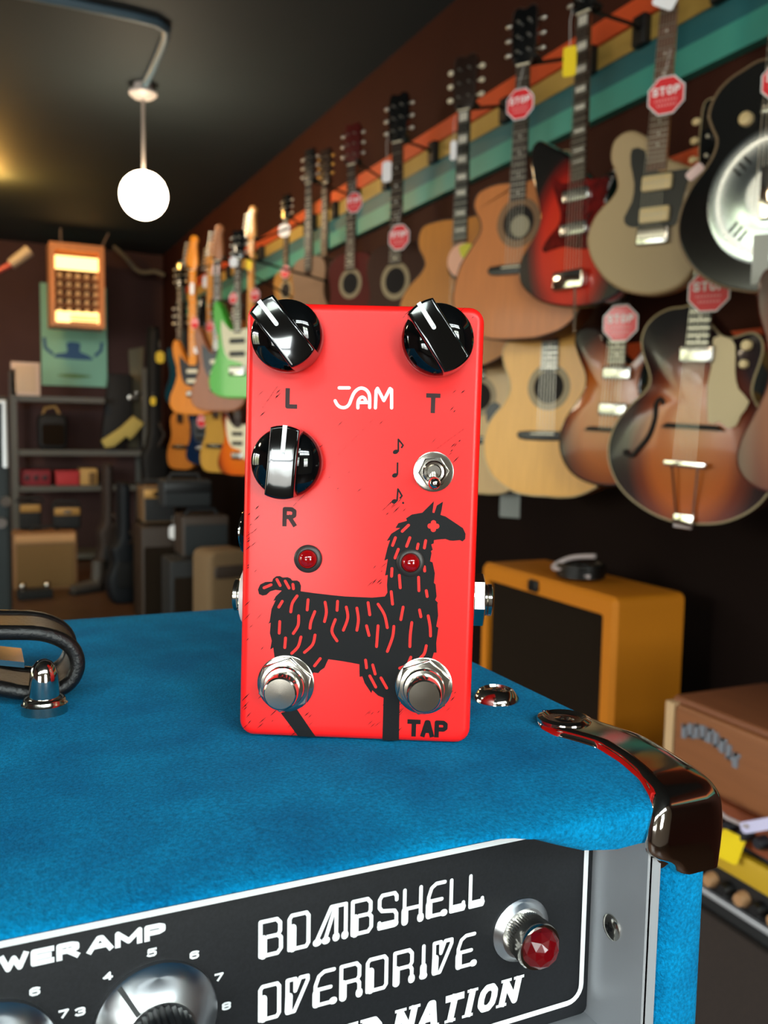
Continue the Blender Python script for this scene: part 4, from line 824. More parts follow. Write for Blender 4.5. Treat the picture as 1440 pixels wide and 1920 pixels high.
make_guitar('electric_guitar', 'red and black sunburst electric guitar with tortoiseshell pickguard, left of the tan electric guitar', 'guitar', **GP('red'), out=GD['red']['out'], nut=p_('red', 'nut')[1], depth=.04, bev=.006, side=glossblack, top=rb, neckend=p_('red', 'neckend')[1] - .01,
            fret=fretwood, inlay='block', neckm=mahog, headm=glossblack, pg=(tortoise, p_('red', 'pg')), pickups=[(p_('red', k)[0], p_('red', k)[1], .088, .034, chromeblk) for k in ('pu1', 'pu2')], tail=('box', p_('red', 'bridge')[0], p_('red', 'bridge')[1] - .01, 0), strings=True)
brown_t = wood('brown_spruce', (190, 112, 54), .35)
brown_s = wood('brown_mahogany', (92, 48, 26), .3)
make_guitar('acoustic_guitar', 'amber brown acoustic guitar with dark headstock, upper row, directly right of the red pedal', 'guitar', **GP('brown'), out=mirrored(GD['brown']['out'], .003), nut=p_('brown', 'nut')[1], depth=.085, bev=.004, side=brown_s, top=brown_t, neckend=.395,
            headm=glossblack, tuner=fretwire, binding=M('dark_binding', (60, 36, 24), rough=.5), hole=(.003, .333, .05, 1), rosette=M('rosette_brown', (120, 84, 50), rough=.5), bridge=('pin', -.004, .203, ebony), strings=True)
make_guitar('acoustic_guitar', 'honey orange cutaway acoustic guitar with cream tuners, fourth from the right in the upper row', 'guitar', **GP('orange'), out=mirrored(GD['orange']['out'], .001), nut=p_('orange', 'nut')[1], depth=.09, bev=.004, side=brown_s, top=wood('honey_spruce', (186, 116, 40), .3), neckend=.43,
            fret=ebony, inlay='block', headm=M('dark_head', (40, 26, 20), rough=.3), tuner=bone, binding=M('dark_binding', (60, 36, 24)), hole=(.0, .345, .048), bridge=('pin', 0, .19, ebony), strings=True)
make_guitar('acoustic_guitar', 'pale natural acoustic guitar in the lower row, below the amber acoustic guitar', 'guitar', **GP('natural'), out=mirrored(GD['natural']['out'], -.001), nut=.84, depth=.1, bev=.004, side=wood('tan_maple', (170, 112, 58)), top=wood('pale_spruce', (226, 166, 80), .36, .06), neckend=.378,
            fret=ebony, binding=M('pale_binding', (200, 176, 130), rough=.5), hole=(-.001, .33, .049), rosette=M('rosette_grey', (150, 130, 96), rough=.5), bridge=('pin', -.012, .186, ebony), strings=True)
bb = burst('amber_burst', [(0, (190, 110, 34)), (.5, (176, 88, 24)), (.75, (110, 44, 18)), (.9, (40, 20, 16)), (1, (22, 16, 16))], -.01, .19, .185, .27)
make_guitar('electric_guitar', 'amber sunburst electric guitar in the lower row, below the tan electric guitar', 'guitar', **GP('burst'), out=GD['burst']['out'], nut=.76, depth=.045, bev=.011, side=M('dark_burst_rim', (34, 20, 18), rough=.12, coat=.9), top=bb, neckend=p_('burst', 'neckend')[1], neckm=mahog,
            arch=.008, pickups=[(p_('burst', k)[0], p_('burst', k)[1], .085, .036, chromeblk) for k in ('pu1', 'pu2')], bridge=('float', *p_('burst', 'bridge'), ebony), strings=True)
ab = burst('archtop_burst', [(0, (196, 112, 46)), (.45, (186, 92, 30)), (.62, (116, 46, 22)), (.78, (48, 26, 26)), (1, (24, 20, 24))], .0, .18, .215, .315)
make_guitar('archtop_guitar', 'sunburst cutaway archtop guitar with trapeze tailpiece, lower row at the right', 'guitar', **GP('arch'), out=GD['arch']['out'], nut=.80, depth=.085, bev=.004, side=M('archtop_side', (52, 26, 18), rough=.2, coat=.7), top=ab, neckend=p_('arch', 'neckend')[1] - .015,
            arch=.018, fret=ebony, headm=glossblack, tuner=cream, binding=M('archtop_binding', (170, 150, 112), rough=.5), pg=(M('pale_pickguard', (208, 184, 142), rough=.4), p_('arch', 'pg')), pickups=((*p_('arch', 'pu1'), .082, .040, chromeblk),), bridge=('float', *p_('arch', 'bridge'), ebony),
            tail=('trapeze', *p_('arch', 'tail'), p_('arch', 'tailtop')[1]), knobs=((*p_('arch', 'k1'), .012, cream), (*p_('arch', 'k2'), .010, cream)), fmark=p_('arch', 'f'), strings=True)
# farther ones, same builder with fewer details
def scaled(P, L, wf=1.): return [(x * L * wf, z * L) for x, z in P]
def acoustic(key, label, top, side, L=None, nut=None, name='acoustic_guitar', head='3+3', headm=None, wf=1., tuner=None, hole=True, pg=None, bind=None, fret=None, depth=.1):
    e = GD[key]; L = L or e['L']; nut = nut or e['nut']
    return make_guitar(name, label, 'guitar', e['pos'], e['a'], 0., out=mirrored(scaled(DREAD, L, wf)), nut=nut, depth=depth, bev=.004, side=side, top=top, neckend=L * .82, head=head, headm=headm, tuner=tuner, fine=False, hole=(0, L * .70, L * .1) if hole else None, rosette=M('rosette_grey', (150, 130, 96)) if hole else None,
                       bridge=('pin', 0, L * .39, ebony), binding=bind, pg=pg, fret=fret)
def strat(key, label, top, side, L=None, nut=None, head='six', headm=None, neckm=None, fret=None, pgm=None, name='electric_guitar', wf=1., flip=1):
    e = GD[key]; L = L or e['L']; nut = nut or e['nut']
    pg = None
    if pgm: pg = (pgm, scaled([(-.22, .80), (-.10, .69), (.10, .70), (.22, .70), (.20, .55), (.23, .36), (.14, .22), (.05, .36), (-.12, .40), (-.20, .55)], L, wf))
    return make_guitar(name, label, 'guitar', e['pos'], e['a'], 0., out=scaled(STRAT, L, wf), nut=nut, depth=.045, bev=.008, side=side, top=top, neckend=L * .66, head=head, headm=headm, neckm=neckm, fret=fret, fine=False, pg=pg,
                       pickups=[(0, L * z, .08, .022, satinblack if pgm is not satinblack else bone) for z in (.58, .45)], bridge=('plate', 0, L * .28, chromeblk))
acoustic('dark', 'dark brown acoustic guitar hanging above the middle of the red pedal', wood('dark_mahogany', (58, 30, 20), .14), wood('dark_mahogany_side', (40, 22, 16), .14), L=.52, headm=glossblack)
acoustic('wine', 'wine red acoustic guitar left of the dark brown acoustic guitar', wood('wine_lacquer', (88, 24, 18), .2), wood('wine_side', (60, 18, 14), .2), headm=M('wine_head', (80, 18, 16), rough=.3), L=.47)
GD['mustard']['L'] = .40
acoustic('g8', 'dark walnut acoustic guitar with brass tuners, left of the wine red acoustic guitar', wood('walnut', (64, 40, 30)), wood('walnut_side', (44, 28, 20)), headm=M('dark_head', (40, 26, 20)), tuner=M('brass', (190, 150, 80), rough=.3, metal=1.), L=.42)
acoustic('ebony', 'grey tan guitar with black neck and headstock above the red pedal', wood('grey_tan_wood', (150, 112, 82)), wood('grey_tan_side', (90, 62, 44)), headm=satinblack, head='slim', fret=satinblack, hole=False, L=.43)
acoustic('mustard', 'mustard brown acoustic guitar behind the upper left knob of the red pedal', wood('mustard_wood', (156, 104, 36)), wood('mustard_side', (90, 56, 24)), L=.40, nut=.66)
strat('strat11', 'orange maple neck electric guitar whose headstock rises at the left corner of the pedal', wood('orange_stain', (190, 104, 30)), wood('orange_stain', (190, 104, 30)), headm=maple, neckm=maple, fret=maple, L=.38)
green_l = M('green_lacquer', (64, 166, 44), rough=.3, coat=.5)
strat('green', 'bright green electric guitar beside the left edge of the red pedal', green_l, green_l, pgm=M('cream_guard', (216, 204, 170), rough=.4), head='3+3', neckm=mahog, L=.42)
s13b = wood('reddish_brown_wood', (150, 82, 36), .4)
strat('s13', 'reddish brown electric guitar hanging just left of the green one', s13b, s13b, headm=M('brown_maple', (176, 108, 58), rough=.4), neckm=maple, fret=fretwood, pgm=satinblack, L=.43)
strat('s14', 'amber electric guitar with maple neck and pale tag, behind the reddish brown one', wood('amber_stain', (186, 110, 36)), wood('amber_stain', (186, 110, 36)), headm=maple, neckm=maple, fret=maple, L=.40)
strat('s15', 'natural orange electric guitar with black pickguard, highest on the far left of the guitar wall', wood('natural_orange', (214, 126, 28)), wood('natural_orange', (214, 126, 28)), headm=M('amber_maple', (226, 140, 36), rough=.3), neckm=M('amber_maple', (226, 140, 36)), fret=M('amber_maple', (226, 140, 36)), pgm=satinblack, L=.46)
strat('s16', 'dark teal electric guitar at the far left end of the guitar wall', M('dark_teal_lacquer', (10, 52, 62), rough=.2, coat=.5), M('dark_teal_lacquer', (10, 52, 62)), head='3+3', fret=fretwood)
acoustic('low1', 'light orange bass guitar body hanging lowest at the far left', wood('light_orange_wood', (206, 128, 52)), wood('light_orange_wood', (206, 128, 52)), name='bass_guitar', hole=False, depth=.05, wf=.85, L=.42)
strat('lowblue', 'navy blue electric guitar with grey pickguard hanging low between two pale ones', M('navy_lacquer', (10, 34, 62), rough=.25, coat=.4), M('navy_lacquer', (10, 34, 62)), pgm=M('grey_guard', (70, 74, 76), rough=.4), L=.40)
acoustic('low3', 'yellow brown guitar hanging low, right of the navy blue guitar', wood('yellow_brown_wood', (176, 130, 50)), wood('yellow_brown_wood', (176, 130, 50)), hole=False, depth=.06, wf=.85, L=.42)
l4 = burst('orange_burst', [(0, (214, 110, 20)), (.6, (196, 84, 12)), (.88, (96, 34, 12)), (1, (40, 20, 14))], 0, .16, .2, .26)
strat('low4', 'orange sunburst electric guitar with cream pickguard, low at the left edge of the pedal', l4, M('brown_rim', (40, 22, 16), rough=.3), pgm=M('cream_guard', (216, 204, 170)), L=.42)
acoustic('lowcream', 'cream acoustic guitar with black pickguard peeking out between pedal and pale natural guitar', wood('cream_spruce', (206, 168, 112), .3, .05), brown_s, depth=.07, wf=.85, nut=.74, pg=(satinblack, [(.03, .30), (.07, .33), (.12, .28), (.13, .19), (.09, .16), (.05, .23)]), bind=M('pale_binding', (200, 176, 130)), L=.50)
re_ = burst('red_brown_burst', [(0, (176, 110, 56)), (.5, (150, 76, 36)), (.75, (110, 40, 24)), (1, (60, 22, 18))], 0, .17, .2, .28)
e = GD['rightedge']; e['L'] = .42; e['nut'] = .80
strat('rightedge', 'red brown electric guitar cut off by the right edge, lower row', re_, M('red_brown_rim', (84, 34, 24), rough=.15, coat=.6), wf=1.05)

# ------------------------------------------------------------------ hangers, tags
def at(px, py, X=None, Y=None, Z=None):
    """the point of the room seen at a photo pixel, on the plane X=, Y= or Z= (Z measured from the floor)"""
    d = [CF[i] + CR[i] * (px - 720) / 1675.3 - CU[i] * (py - 960) / 1675.3 for i in range(3)]
    t = X / d[0] if X is not None else (Y / d[1] if Y is not None else (Z - CAMZ) / d[2])
    return Vector((d[0] * t, d[1] * t, d[2] * t + CAMZ))
hangblack = M('hanger_black', (14, 12, 11), rough=.5)
for g, nut, label, a, tilt in HUNG:
    nx = g.location.x + nut * sin(tilt) * sin(radians(a)); ny = g.location.y - nut * sin(tilt) * cos(radians(a)); nzz = g.location.z + nut
    rail = CAMZ + min((1.083, .622), key=lambda v: abs(CAMZ + v * KS - nzz)) * KS
    by = ny + (.13 if nx > 1.38 else .30)
    short = label.split(',')[0]
    words = short.split()
    h = empty('guitar_hanger', (XW, by, rail), 0, 'black wall hanger holding the ' + ' '.join(words[:11]), 'wall hanger')
    mb = MB(); mb.rbox((-.035, 0, 0), (.03, .05, .085), .006); mb.build('wall_block', hangblack, h)
    e = Vector((nx + .030, ny + .0, nzz + .012)) - h.location
    mb = MB(); mb.tube([(-.045, 0, 0), (-.07, -.01, .006), tuple(e)], .0055, 8); mb.build('arm', hangblack, h, 60)
    mb = MB(); c_, s_ = cos(radians(-90 + a)), sin(radians(-90 + a))
    R = lambda x, y: (e[0] + c_ * x - s_ * y, e[1] + s_ * x + c_ * y, e[2])
    mb.tube([R(-.032, -.05), R(-.033, -.015), R(-.02, .0), R(.02, .0), R(.033, -.015), R(.032, -.05)], .0055, 8); mb.build('yoke', hangblack, h, 60)
tagred = M('tag_red', (222, 40, 48), rough=.35, coat=.3)
tagwhite = M('tag_white', (240, 236, 236), rough=.5)
threadm = M('white_thread', (214, 208, 200), rough=.8)
def tag_base(name, px, py, X, label, a=18):
    p = at(px, py, X=X); return empty(name, p, radians(-90 + a), label, 'hang tag'), (X * CF[0] and p.y * CF[1] + p.x * CF[0] + (p.z - CAMZ) * CF[2]) / 1675.3
def stop_tag(px, py, rpx, X, label, detail=True):
    t, k = tag_base('stop_tag', px, py, X, label, 30); r = rpx * k * 1.04
    mb = MB(); mb.prism(ngon(r, 8, pi / 8), 0, .0012); mb.build('card_edge', tagwhite, t)
    mb = MB(); mb.prism(ngon(r * .93, 8, pi / 8), -.0006, 0); mb.build('card_face', tagred, t)
    mb = MB(); write(mb, 'STOP', -r * .70, r * .02, r * .30, r * .42, r * .065, r * .09, -.0009); mb.build('lettering', tagwhite, t)
    if detail:
        mb = MB()
        for z, w in ((-.22, .58), (-.46, .46)):
            x = -w
            while x < w - .05: mb.box((r * (x + .06), -.0008, r * z), (r * .09, .0003, r * .10)); x += .145
        mb.build('small_print', M('tag_pink', (240, 150, 152), rough=.5), t)
    mb = MB(); mb.tube([(-r * .15, .0006, r * .85), (-r * .05, .004, r * 1.6), (r * .05, .010, r * 2.3)], .0008, 5); mb.build('string', threadm, t, 60)
for px, py, r, X, lab in ((1249, 179, 36, 1.44, 'red octagonal stop tag on the neck of the tan electric guitar'), (975, 195, 29, 1.41, 'red octagonal stop tag on the neck of the amber brown acoustic guitar'),
        (748, 445, 24, 1.50, 'red octagonal stop tag on the neck of the dark brown acoustic guitar'), (664, 380, 19, 1.50, 'red octagonal stop tag on the neck of the wine red acoustic guitar'),
        (1163, 606, 35, 1.545, 'red octagonal stop tag on the neck of the amber sunburst electric guitar'), (1329, 546, 40, 1.505, 'red octagonal stop tag on the archtop guitar, under the rim of the resonator guitar'),
        (1466, 150, 38, 1.37, 'red octagonal stop tag cut by the right edge, on the resonator guitar'), (365, 606, 11, 1.222, 'small bright red stop tag on the natural orange electric guitar at far left'),
        (377, 790, 12, 1.38, 'small red stop tag on the navy blue electric guitar'), (478, 553, 12, 1.28, 'small red stop tag on the maple neck just above the pedal corner'), (437, 559, 11, 1.00, 'small red stop tag on the neck of the green electric guitar'),
        (602, 508, 13, 1.63, 'small red stop tag left of the wine red guitar, above the pedal'), (535, 510, 12, 1.55, 'small red stop tag on the mustard brown acoustic guitar'), (393, 612, 10, 1.32, 'small red stop tag on the amber electric guitar with maple neck'), (414, 630, 11, 1.115, 'small red stop tag on the reddish brown electric guitar')):
    stop_tag(px, py, r, X, lab, r > 15)
yellow_c, pink_c, grey_c = M('tag_yellow', (240, 206, 20), rough=.5), M('tag_pale_pink', (236, 200, 196), rough=.5), M('tag_grey_card', (120, 124, 120), rough=.6)
def plain_tag(px, py, w, h, X, m, label, Y=None, name='price_tag', rot=0., strl=2.2, rnd_=.45):
    p = at(px, py, X=X, Y=Y); k = (p.x * CF[0] + p.y * CF[1] + (p.z - CAMZ) * CF[2]) / 1675.3
    t = empty(name, p, radians(-90 + 35) if Y is None else radians(-10), label, 'hang tag'); t.rotation_euler.y = rot
    w, h = w * k, h * k
    mb = MB(); mb.prism(rrect(w, h, min(w, h) * rnd_, 4), 0, .0012); mb.build('card', m, t)
    if strl: mb = MB(); mb.tube([(0, .0006, h * .42), (-w * .1, .004, h * .5 + h * strl * .4), (0, .008, h * strl * .8)], .0009, 5); mb.build('string', threadm, t, 60)
plain_tag(1068, 115, 26, 54, 1.42, yellow_c, 'yellow price tag hanging left of the red and black electric guitar neck', rnd_=.2)
plain_tag(1250, -6, 44, 40, 1.44, tagwhite, 'white price tag at the top edge on the tan electric guitar', rot=.5, rnd_=.15)
plain_tag(725, 322, 20, 38, 1.49, tagwhite, 'white price tag hanging beside the neck of the dark brown acoustic guitar', rnd_=.3)
plain_tag(850, 282, 13, 36, 1.47, tagwhite, 'white price tag hanging beside the neck of the honey orange guitar', rnd_=.4)
plain_tag(533, 432, 28, 24, 1.56, tagwhite, 'round white tag on the mustard brown acoustic guitar')
plain_tag(438, 491, 20, 20, 1.00, tagwhite, 'round white tag on the headstock of the green guitar')
plain_tag(404, 506, 17, 24, 1.12, pink_c, 'pinkish oval tag under the headstock of the reddish brown guitar')
plain_tag(384, 528, 11, 22, 1.35, tagwhite, 'narrow white tag between the two far left maple necks', rnd_=.4)
plain_tag(360, 541, 10, 22, 1.23, tagwhite, 'narrow white tag beside the natural orange electric guitar neck', rnd_=.4)
plain_tag(467, 495, 13, 21, 1.29, yellow_c, 'small yellow tag beside the orange guitar with maple neck', rnd_=.3)
plain_tag(371, 656, 20, 13, 1.236, tagwhite, 'small white tag on the body of the natural orange electric guitar', rnd_=.4, strl=0)
plain_tag(1426, 486, 30, 92, 1.375, M('grey_white_card', (168, 166, 160), rough=.5), 'pale grey card standing on the front of the resonator guitar', rnd_=.08, strl=0)
plain_tag(1303, 322, 34, 18, 1.40, pink_c, 'pale folded tag between the tan electric guitar and the resonator guitar', rot=-.7, rnd_=.3, strl=0)
plain_tag(964, 948, 58, 46, 1.775, grey_c, 'grey card on the dark wall under the pale natural acoustic guitar', rnd_=.05, strl=0)
t = empty('picture_tag', at(866, 488, X=1.46), radians(-60), 'round pink and yellow picture tag on the honey orange guitar', 'hang tag')
mb = MB(); mb.prism(ngon(.055, 24), 0, .0015); mb.build('card', M('tag_peach', (232, 170, 140), rough=.5), t)
mb = MB(); mb.prism(smooth_closed([(-.01, .045), (.03, .05), (.05, .02), (.03, .0), (.0, .01)], 3), -.0008, 0); mb.build('yellow_patch', M('tag_lemon', (206, 196, 40), rough=.5), t)
mb = MB(); mb.prism(smooth_closed([(-.005, -.01), (.03, -.012), (.02, -.035), (-.005, -.03)], 3), -.0008, 0); mb.build('lilac_patch', M('tag_lilac', (150, 110, 120), rough=.5), t)

# ------------------------------------------------------------------ lamps, ceiling pipe
def glow(name, rgb, s): return M(name, rgb, rough=.4, emit=s)
globe_m = glow('lit_globe_glass', (255, 232, 196), 34.)
def pendant(x, y, zc, label):
    p = empty('pendant_lamp', (x, y, CEIL), 0, label, 'pendant lamp')
    mb = MB(); mb.lathe([(.045, -.0), (.045, -.035), (.068, -.036), (.07, -.05), (.05, -.066), (.015, -.072)], 32); mb.build('canopy', M('canopy_white', (214, 204, 200), rough=.4), p, 40)
    mb = MB(); mb.cyl((0, 0, -.07), (0, 0, zc - CEIL + .10), .0085, n=12); mb.build('stem', M('lamp_stem', (176, 164, 156), rough=.35), p)
    mb = MB(); mb.ball((0, 0, zc - CEIL), .118, 32, 20); mb.build('globe', globe_m, p, 60)
pendant(.825, 4.81, CAMZ + 1.1066 * KS, 'lit white globe pendant lamp on a stem below the dark ceiling')
fp = at(-40, 322, Z=CEIL)
fl = empty('ceiling_lamp', (fp.x, fp.y, CEIL), 0, 'warm flush ceiling lamp glowing just beyond the left edge', 'ceiling lamp')
mb = MB(); mb.lathe([(.12, 0), (.12, -.02), (.10, -.03)], 32); mb.build('base', M('canopy_white', (214, 204, 200)), fl)
mb = MB(); mb.ball((0, 0, -.10), .11, 28, 18, (1, 1, .8)); mb.build('shade', glow('warm_lit_shade', (255, 190, 92), 110.), fl, 60)
pendant(-1.7, 1.2, CAMZ + 1.17, 'lit globe pendant lamp behind the camera over the shop floor')  # out-of-view pendant put in as warm fill
pendant(-1.7, 4.6, CAMZ + 1.17, 'lit globe pendant lamp left of the view over the shop floor')  # second out-of-view pendant, also put in as warm fill
pendant(-1.3, 7.4, CAMZ + 1.17, 'lit globe pendant lamp left of the view near the back wall')  # unseen pendant added to brighten the far end
pipe = MB(); c0 = at(268, 150, Z=CEIL); zc = CEIL - .02
L = [at(-60, -40, Z=CEIL), at(140, -2, Z=CEIL), at(250, 22, Z=CEIL), at(292, 33, Z=CEIL), at(312, 46, Z=CEIL), at(309, 66, Z=CEIL), at(292, 108, Z=CEIL), at(272, 150, Z=CEIL)]
pipe.tube([(p.x, p.y, zc) for p in L], .019, 10); tag(pipe.build('ceiling_conduit', M('blue_grey_pipe', (86, 112, 128), rough=.45), None, 60), 'blue grey conduit pipe bending along the ceiling to the globe pendant lamp', 'pipe')

# ------------------------------------------------------------------ far end of the shop
def card(name, px0, py0, px1, py1, Y, m, label, cat, d=.02):
    a, b = at(px0, py0, Y=Y), at(px1, py1, Y=Y)
    e = empty(name, ((a.x + b.x) / 2, Y, min(a.z, b.z)), 0, label, cat); w, h = abs(b.x - a.x), abs(a.z - b.z)
    return e, w, h
YB_ = YBK
e, w, h = card('poster', 75, 530, 201, 726, YB_ - .02, None, 'teal poster with a blue emblem on the back wall, behind the hanging wooden cabinet', 'poster')
mb = MB(); mb.box((0, 0, h / 2), (w, .02, h)); mb.build('sheet', M('poster_teal', (150, 210, 178), rough=.5), e)
mb = MB(); bl = M('poster_blue', (44, 92, 136), rough=.5)
mb.prism(smooth_closed([(-.18, .27), (.16, .26), (.12, .31), (.05, .34), (.05, .42), (-.07, .42), (-.07, .33), (-.16, .31)], 3), -.012, -.0095)
mb.strokes([[(-.28, .46), (-.27, .36), (-.20, .30)], [(.26, .44), (.25, .36), (.19, .30)]], .03, -.0115); mb.build('emblem', bl, e)
mb = MB(); mb.prism(smooth_closed([(-.17, .10), (0, .12), (.16, .10), (0, .075)], 3), -.012, -.0095); mb.build('caption', M('poster_green', (104, 150, 84), rough=.5), e)
# hanging wooden cabinet with lit panels
woodc = M('cabinet_wood', (226, 152, 98), rough=.5, noise=(14, .12, (6, 6, 1)))
litp = glow('lit_cream_panel', (255, 214, 132), 2.6)
e, w, h = card('hanging_cabinet', 92, 452, 197, 617, 8.0 * KS, None, 'wooden cabinet with lit cream panels and rows of pegs, hung below the ceiling', 'cabinet')
dp = .30
for x in (-w / 2 + .022, w / 2 - .022): mb = MB(); mb.box((x, dp / 2, h / 2), (.044, dp, h)); mb.build('side_panel', woodc, e)
for z in (h - .03, .02): mb = MB(); mb.box((0, dp / 2, z), (w - .088, dp, .04 if z < .1 else .06)); mb.build('rail', woodc, e)
mb = MB(); mb.box((0, dp - .01, h / 2), (w - .088, .02, h - .08)); mb.build('back_panel', M('cabinet_back', (74, 46, 30), rough=.7), e)
mb = MB(); mb.box((0, .05, h * .775), (w - .10, .03, h * .155)); mb.build('lit_header', litp, e)
mb = MB(); mb.box((0, .05, h * .115), (w - .10, .03, h * .15)); ft = mb.build('lit_footer', litp, e)
mb = MB()
for q in range(3): mb.box((w * .12, .033, h * (.07 + .035 * q)), (w * .5, .004, h * .018))
mb.build('footer_print', M('amber_print', (206, 130, 62), rough=.6), ft)
pegm = M('pale_peg', (236, 206, 160), rough=.35)
for rw in range(5):
    z = h * (.625 - .103 * rw)
    mb = MB(); mb.box((0, .07, z - h * .045), (w - .09, .06, h * .020)); mb.build('slat', M('slat_wood', (150, 104, 66), rough=.5), e)
    for q in range(5):
        mb = MB(); mb.lathe([(.020, .0), (.020, .03), (.015, .036)], 14, ((q - 2) * w * .165 + w * .02, .085, z), (0, -1, 0)); mb.build('peg', pegm, e)
for x in (-w * .27, w * .62):
    mb = MB(); zt = CEIL - e.location.z; mb.tube([(min(x, w * .46), .12, h - .01), (x, .12, zt)], .008, 6); mb.build('hanging_wire', M('wire_grey', (126, 108, 96), rough=.5), e)
cab = MB(); cab.tube([tuple(at(x, y, Y=9.0)) for x, y in smooth_open([(212, 462), (222, 470), (238, 486), (256, 506), (272, 511), (290, 509), (308, 516)], 5)], .02, 8)
tag(cab.build('hose', M('pale_hose', (120, 112, 92), rough=.6), None, 60), 'pale hose curving under the ceiling right of the hanging wooden cabinet', 'hose')
po = empty('pole', at(30, 491, Y=7.6), 0, 'pinkish pole with a grey tip reaching in under the ceiling at the far left', 'pole')
o_p = Vector(po.location); rel = lambda x, y, Y=7.6: tuple(at(x, y, Y=Y) - o_p)
mb = MB(); mb.tube([rel(-260, 640), rel(24, 494)], .022, 10); mb.build('shaft', M('dusty_pink', (150, 62, 66), rough=.5), po)
mb = MB(); mb.tube([rel(20, 496), rel(55, 470)], [.04, .046], 10); mb.build('tip', M('tip_grey', (140, 134, 130), rough=.5), po)
card_ = lambda *a, **k: card(*a, **k)
def block(name, px0, py0, px1, py1, Y, depth, m, label, cat, bev=.012, ground=None):
    """a boxy thing standing at depth Y, its front seen between two photo pixels"""
    e, w, h = card(name, px0, py0, px1, py1, Y, m, label, cat)
    if ground is not None: h += e.location.z - ground; e.location.z = ground
    return e, w, h, depth
darkm = M('black_tolex', (20, 20, 21), rough=.7, bump=(500, .4, .001)); darkbrown = M('dark_brown_tolex', (52, 38, 28), rough=.6)
grille_d = M('dark_grille', (32, 24, 17), rough=1., spec=.08, noise=(300, .3)); gold = M('gold_trim', (176, 130, 66), rough=.4, metal=.4)
# metal shelving
SY = 8.3 * KS
a0, a1 = at(28, 845, Y=SY), at(262, 850, Y=SY)
rk = empty('shelf_rack', (a0.x, SY, 0), 0, 'grey metal shelving rack against the back wall at the left', 'shelving')
rkw = a1.x - a0.x + .05; greym = M('grey_metal', (92, 90, 84), rough=.5)
for x in (0, rkw):
    for y in (0, .42):
        ph = (at(28, 692, Y=SY).z if x == 0 else at(262, 690, Y=SY).z)
        mb = MB(); mb.box((x, y, ph / 2), (.045, .04, ph)); mb.build('post', greym, rk)
for py in (745, 845, 912, 1040):
    z = at(120, py, Y=SY).z
    ww = at(196, py, Y=SY).x - a0.x if py == 745 else rkw
    mb = MB(); mb.box((ww / 2, .21, z - .02), (ww, .42, .05)); mb.build('shelf', greym, rk)
zs = {py: at(120, py, Y=SY).z + .006 for py in (745, 845, 912, 1040)}
def onshelf(name, px0, px1, top, shelf, m, label, cat, d=.25, r=.01, y0=.06):
    a, b, t = at(px0, top, Y=SY), at(px1, top, Y=SY), at(px0, top, Y=SY).z
    e = empty(name, ((a.x + b.x) / 2, SY + y0, zs[shelf]), 0, label, cat); h = t - zs[shelf]; w = b.x - a.x
    mb = MB(); mb.rbox((0, d / 2, h / 2), (w, d, h), r); mb.build('body', m, e); return e, w, h
e, w, h = onshelf('box', 40, 96, 882, 912, M('crimson_card', (134, 26, 40), rough=.6), 'wide crimson box with black cutouts on the lower shelf', 'box')
for x in (-.3, 0, .3): mb = MB(); mb.rbox((x * w, -.002, h * .5), (w * .16, .004, h * .28), .01); mb.build('cutout', satinblack, e)
e, w, h = onshelf('box', 106, 150, 888, 912, M('scarlet_card', (196, 52, 58), rough=.6), 'smaller bright red box in the middle of the lower shelf', 'box'); mb = MB(); mb.rbox((0, .125, h + .006), (w + .01, .26, .03), .005); mb.build('lid', MATS['scarlet_card'], e)
e, w, h = onshelf('box', 152, 184, 879, 912, M('straw_card', (206, 164, 96), rough=.6), 'straw coloured box at the right end of the lower shelf', 'box'); mb = MB(); mb.rbox((.2 * w, -.003, h * .4), (w * .4, .004, h * .7), .01); mb.build('flap', M('dark_straw_card', (120, 90, 50), rough=.7), e)  # flap in a darker straw tone
e, w, h = onshelf('amplifier', 72, 128, 775, 845, darkm, 'small black rounded amplifier on the upper shelf, with a brown handle', 'amplifier', r=.06)
mb = MB(); mb.tube([(-.08, .12, h - .01), (-.06, .12, h + .05), (.03, .12, h + .07), (.07, .12, h - .01)], .014, 8); mb.build('handle', gold, e)
mb = MB(); mb.rbox((0, -.003, h * .42), (w * .75, .006, h * .6), .03); mb.build('grille', grille_d, e)
e, w, h = onshelf('paper_sheet', 20, 74, 678, 745, M('pale_paper', (232, 204, 184), rough=.7), 'pale pinkish sheet standing at the left end of the top shelf', 'paper', d=.006, r=.004, y0=-.02); mb = MB(); mb.rbox((0, -.003, h / 2), (w * .72, .003, h * .8), .01); mb.build('inner_panel', M('cream_paper', (226, 196, 164), rough=.7), e)
def leaning(name, pts, Y, d, m, label, cat):
    P = [at(x, y, Y=Y) for x, y in pts]; c = P[0]; zmin = min(p.z for p in P)
    e = empty(name, (c.x, Y, zmin), 0, label, cat)
    mb = MB(); mb.prism([(p.x - c.x, p.z - zmin) for p in P], 0, d, min(.02, d * .3), 2); mb.build('body', m, e); return e
e = leaning('instrument_case', [(190, 838), (205, 700), (248, 702), (250, 780), (236, 843)], SY + .14, .12, darkm, 'tall black case leaning at the right end of the shelving', 'instrument case')
mb = MB(); mb.rbox((.30, -.01, .5), (.10, .02, .05), .01); mb.build('latch', nickel, e)
e = leaning('strap', [(241, 655), (270, 650), (266, 780), (258, 840), (240, 842), (246, 740)], SY + .30, .03, M('grey_webbing', (112, 104, 82), rough=.8), 'long grey green strap hanging behind the black leaning case', 'strap')
mb = MB(); mb.rbox((.11, -.006, .55), (.10, .008, .03), .005); mb.build('buckle', nickel, e)
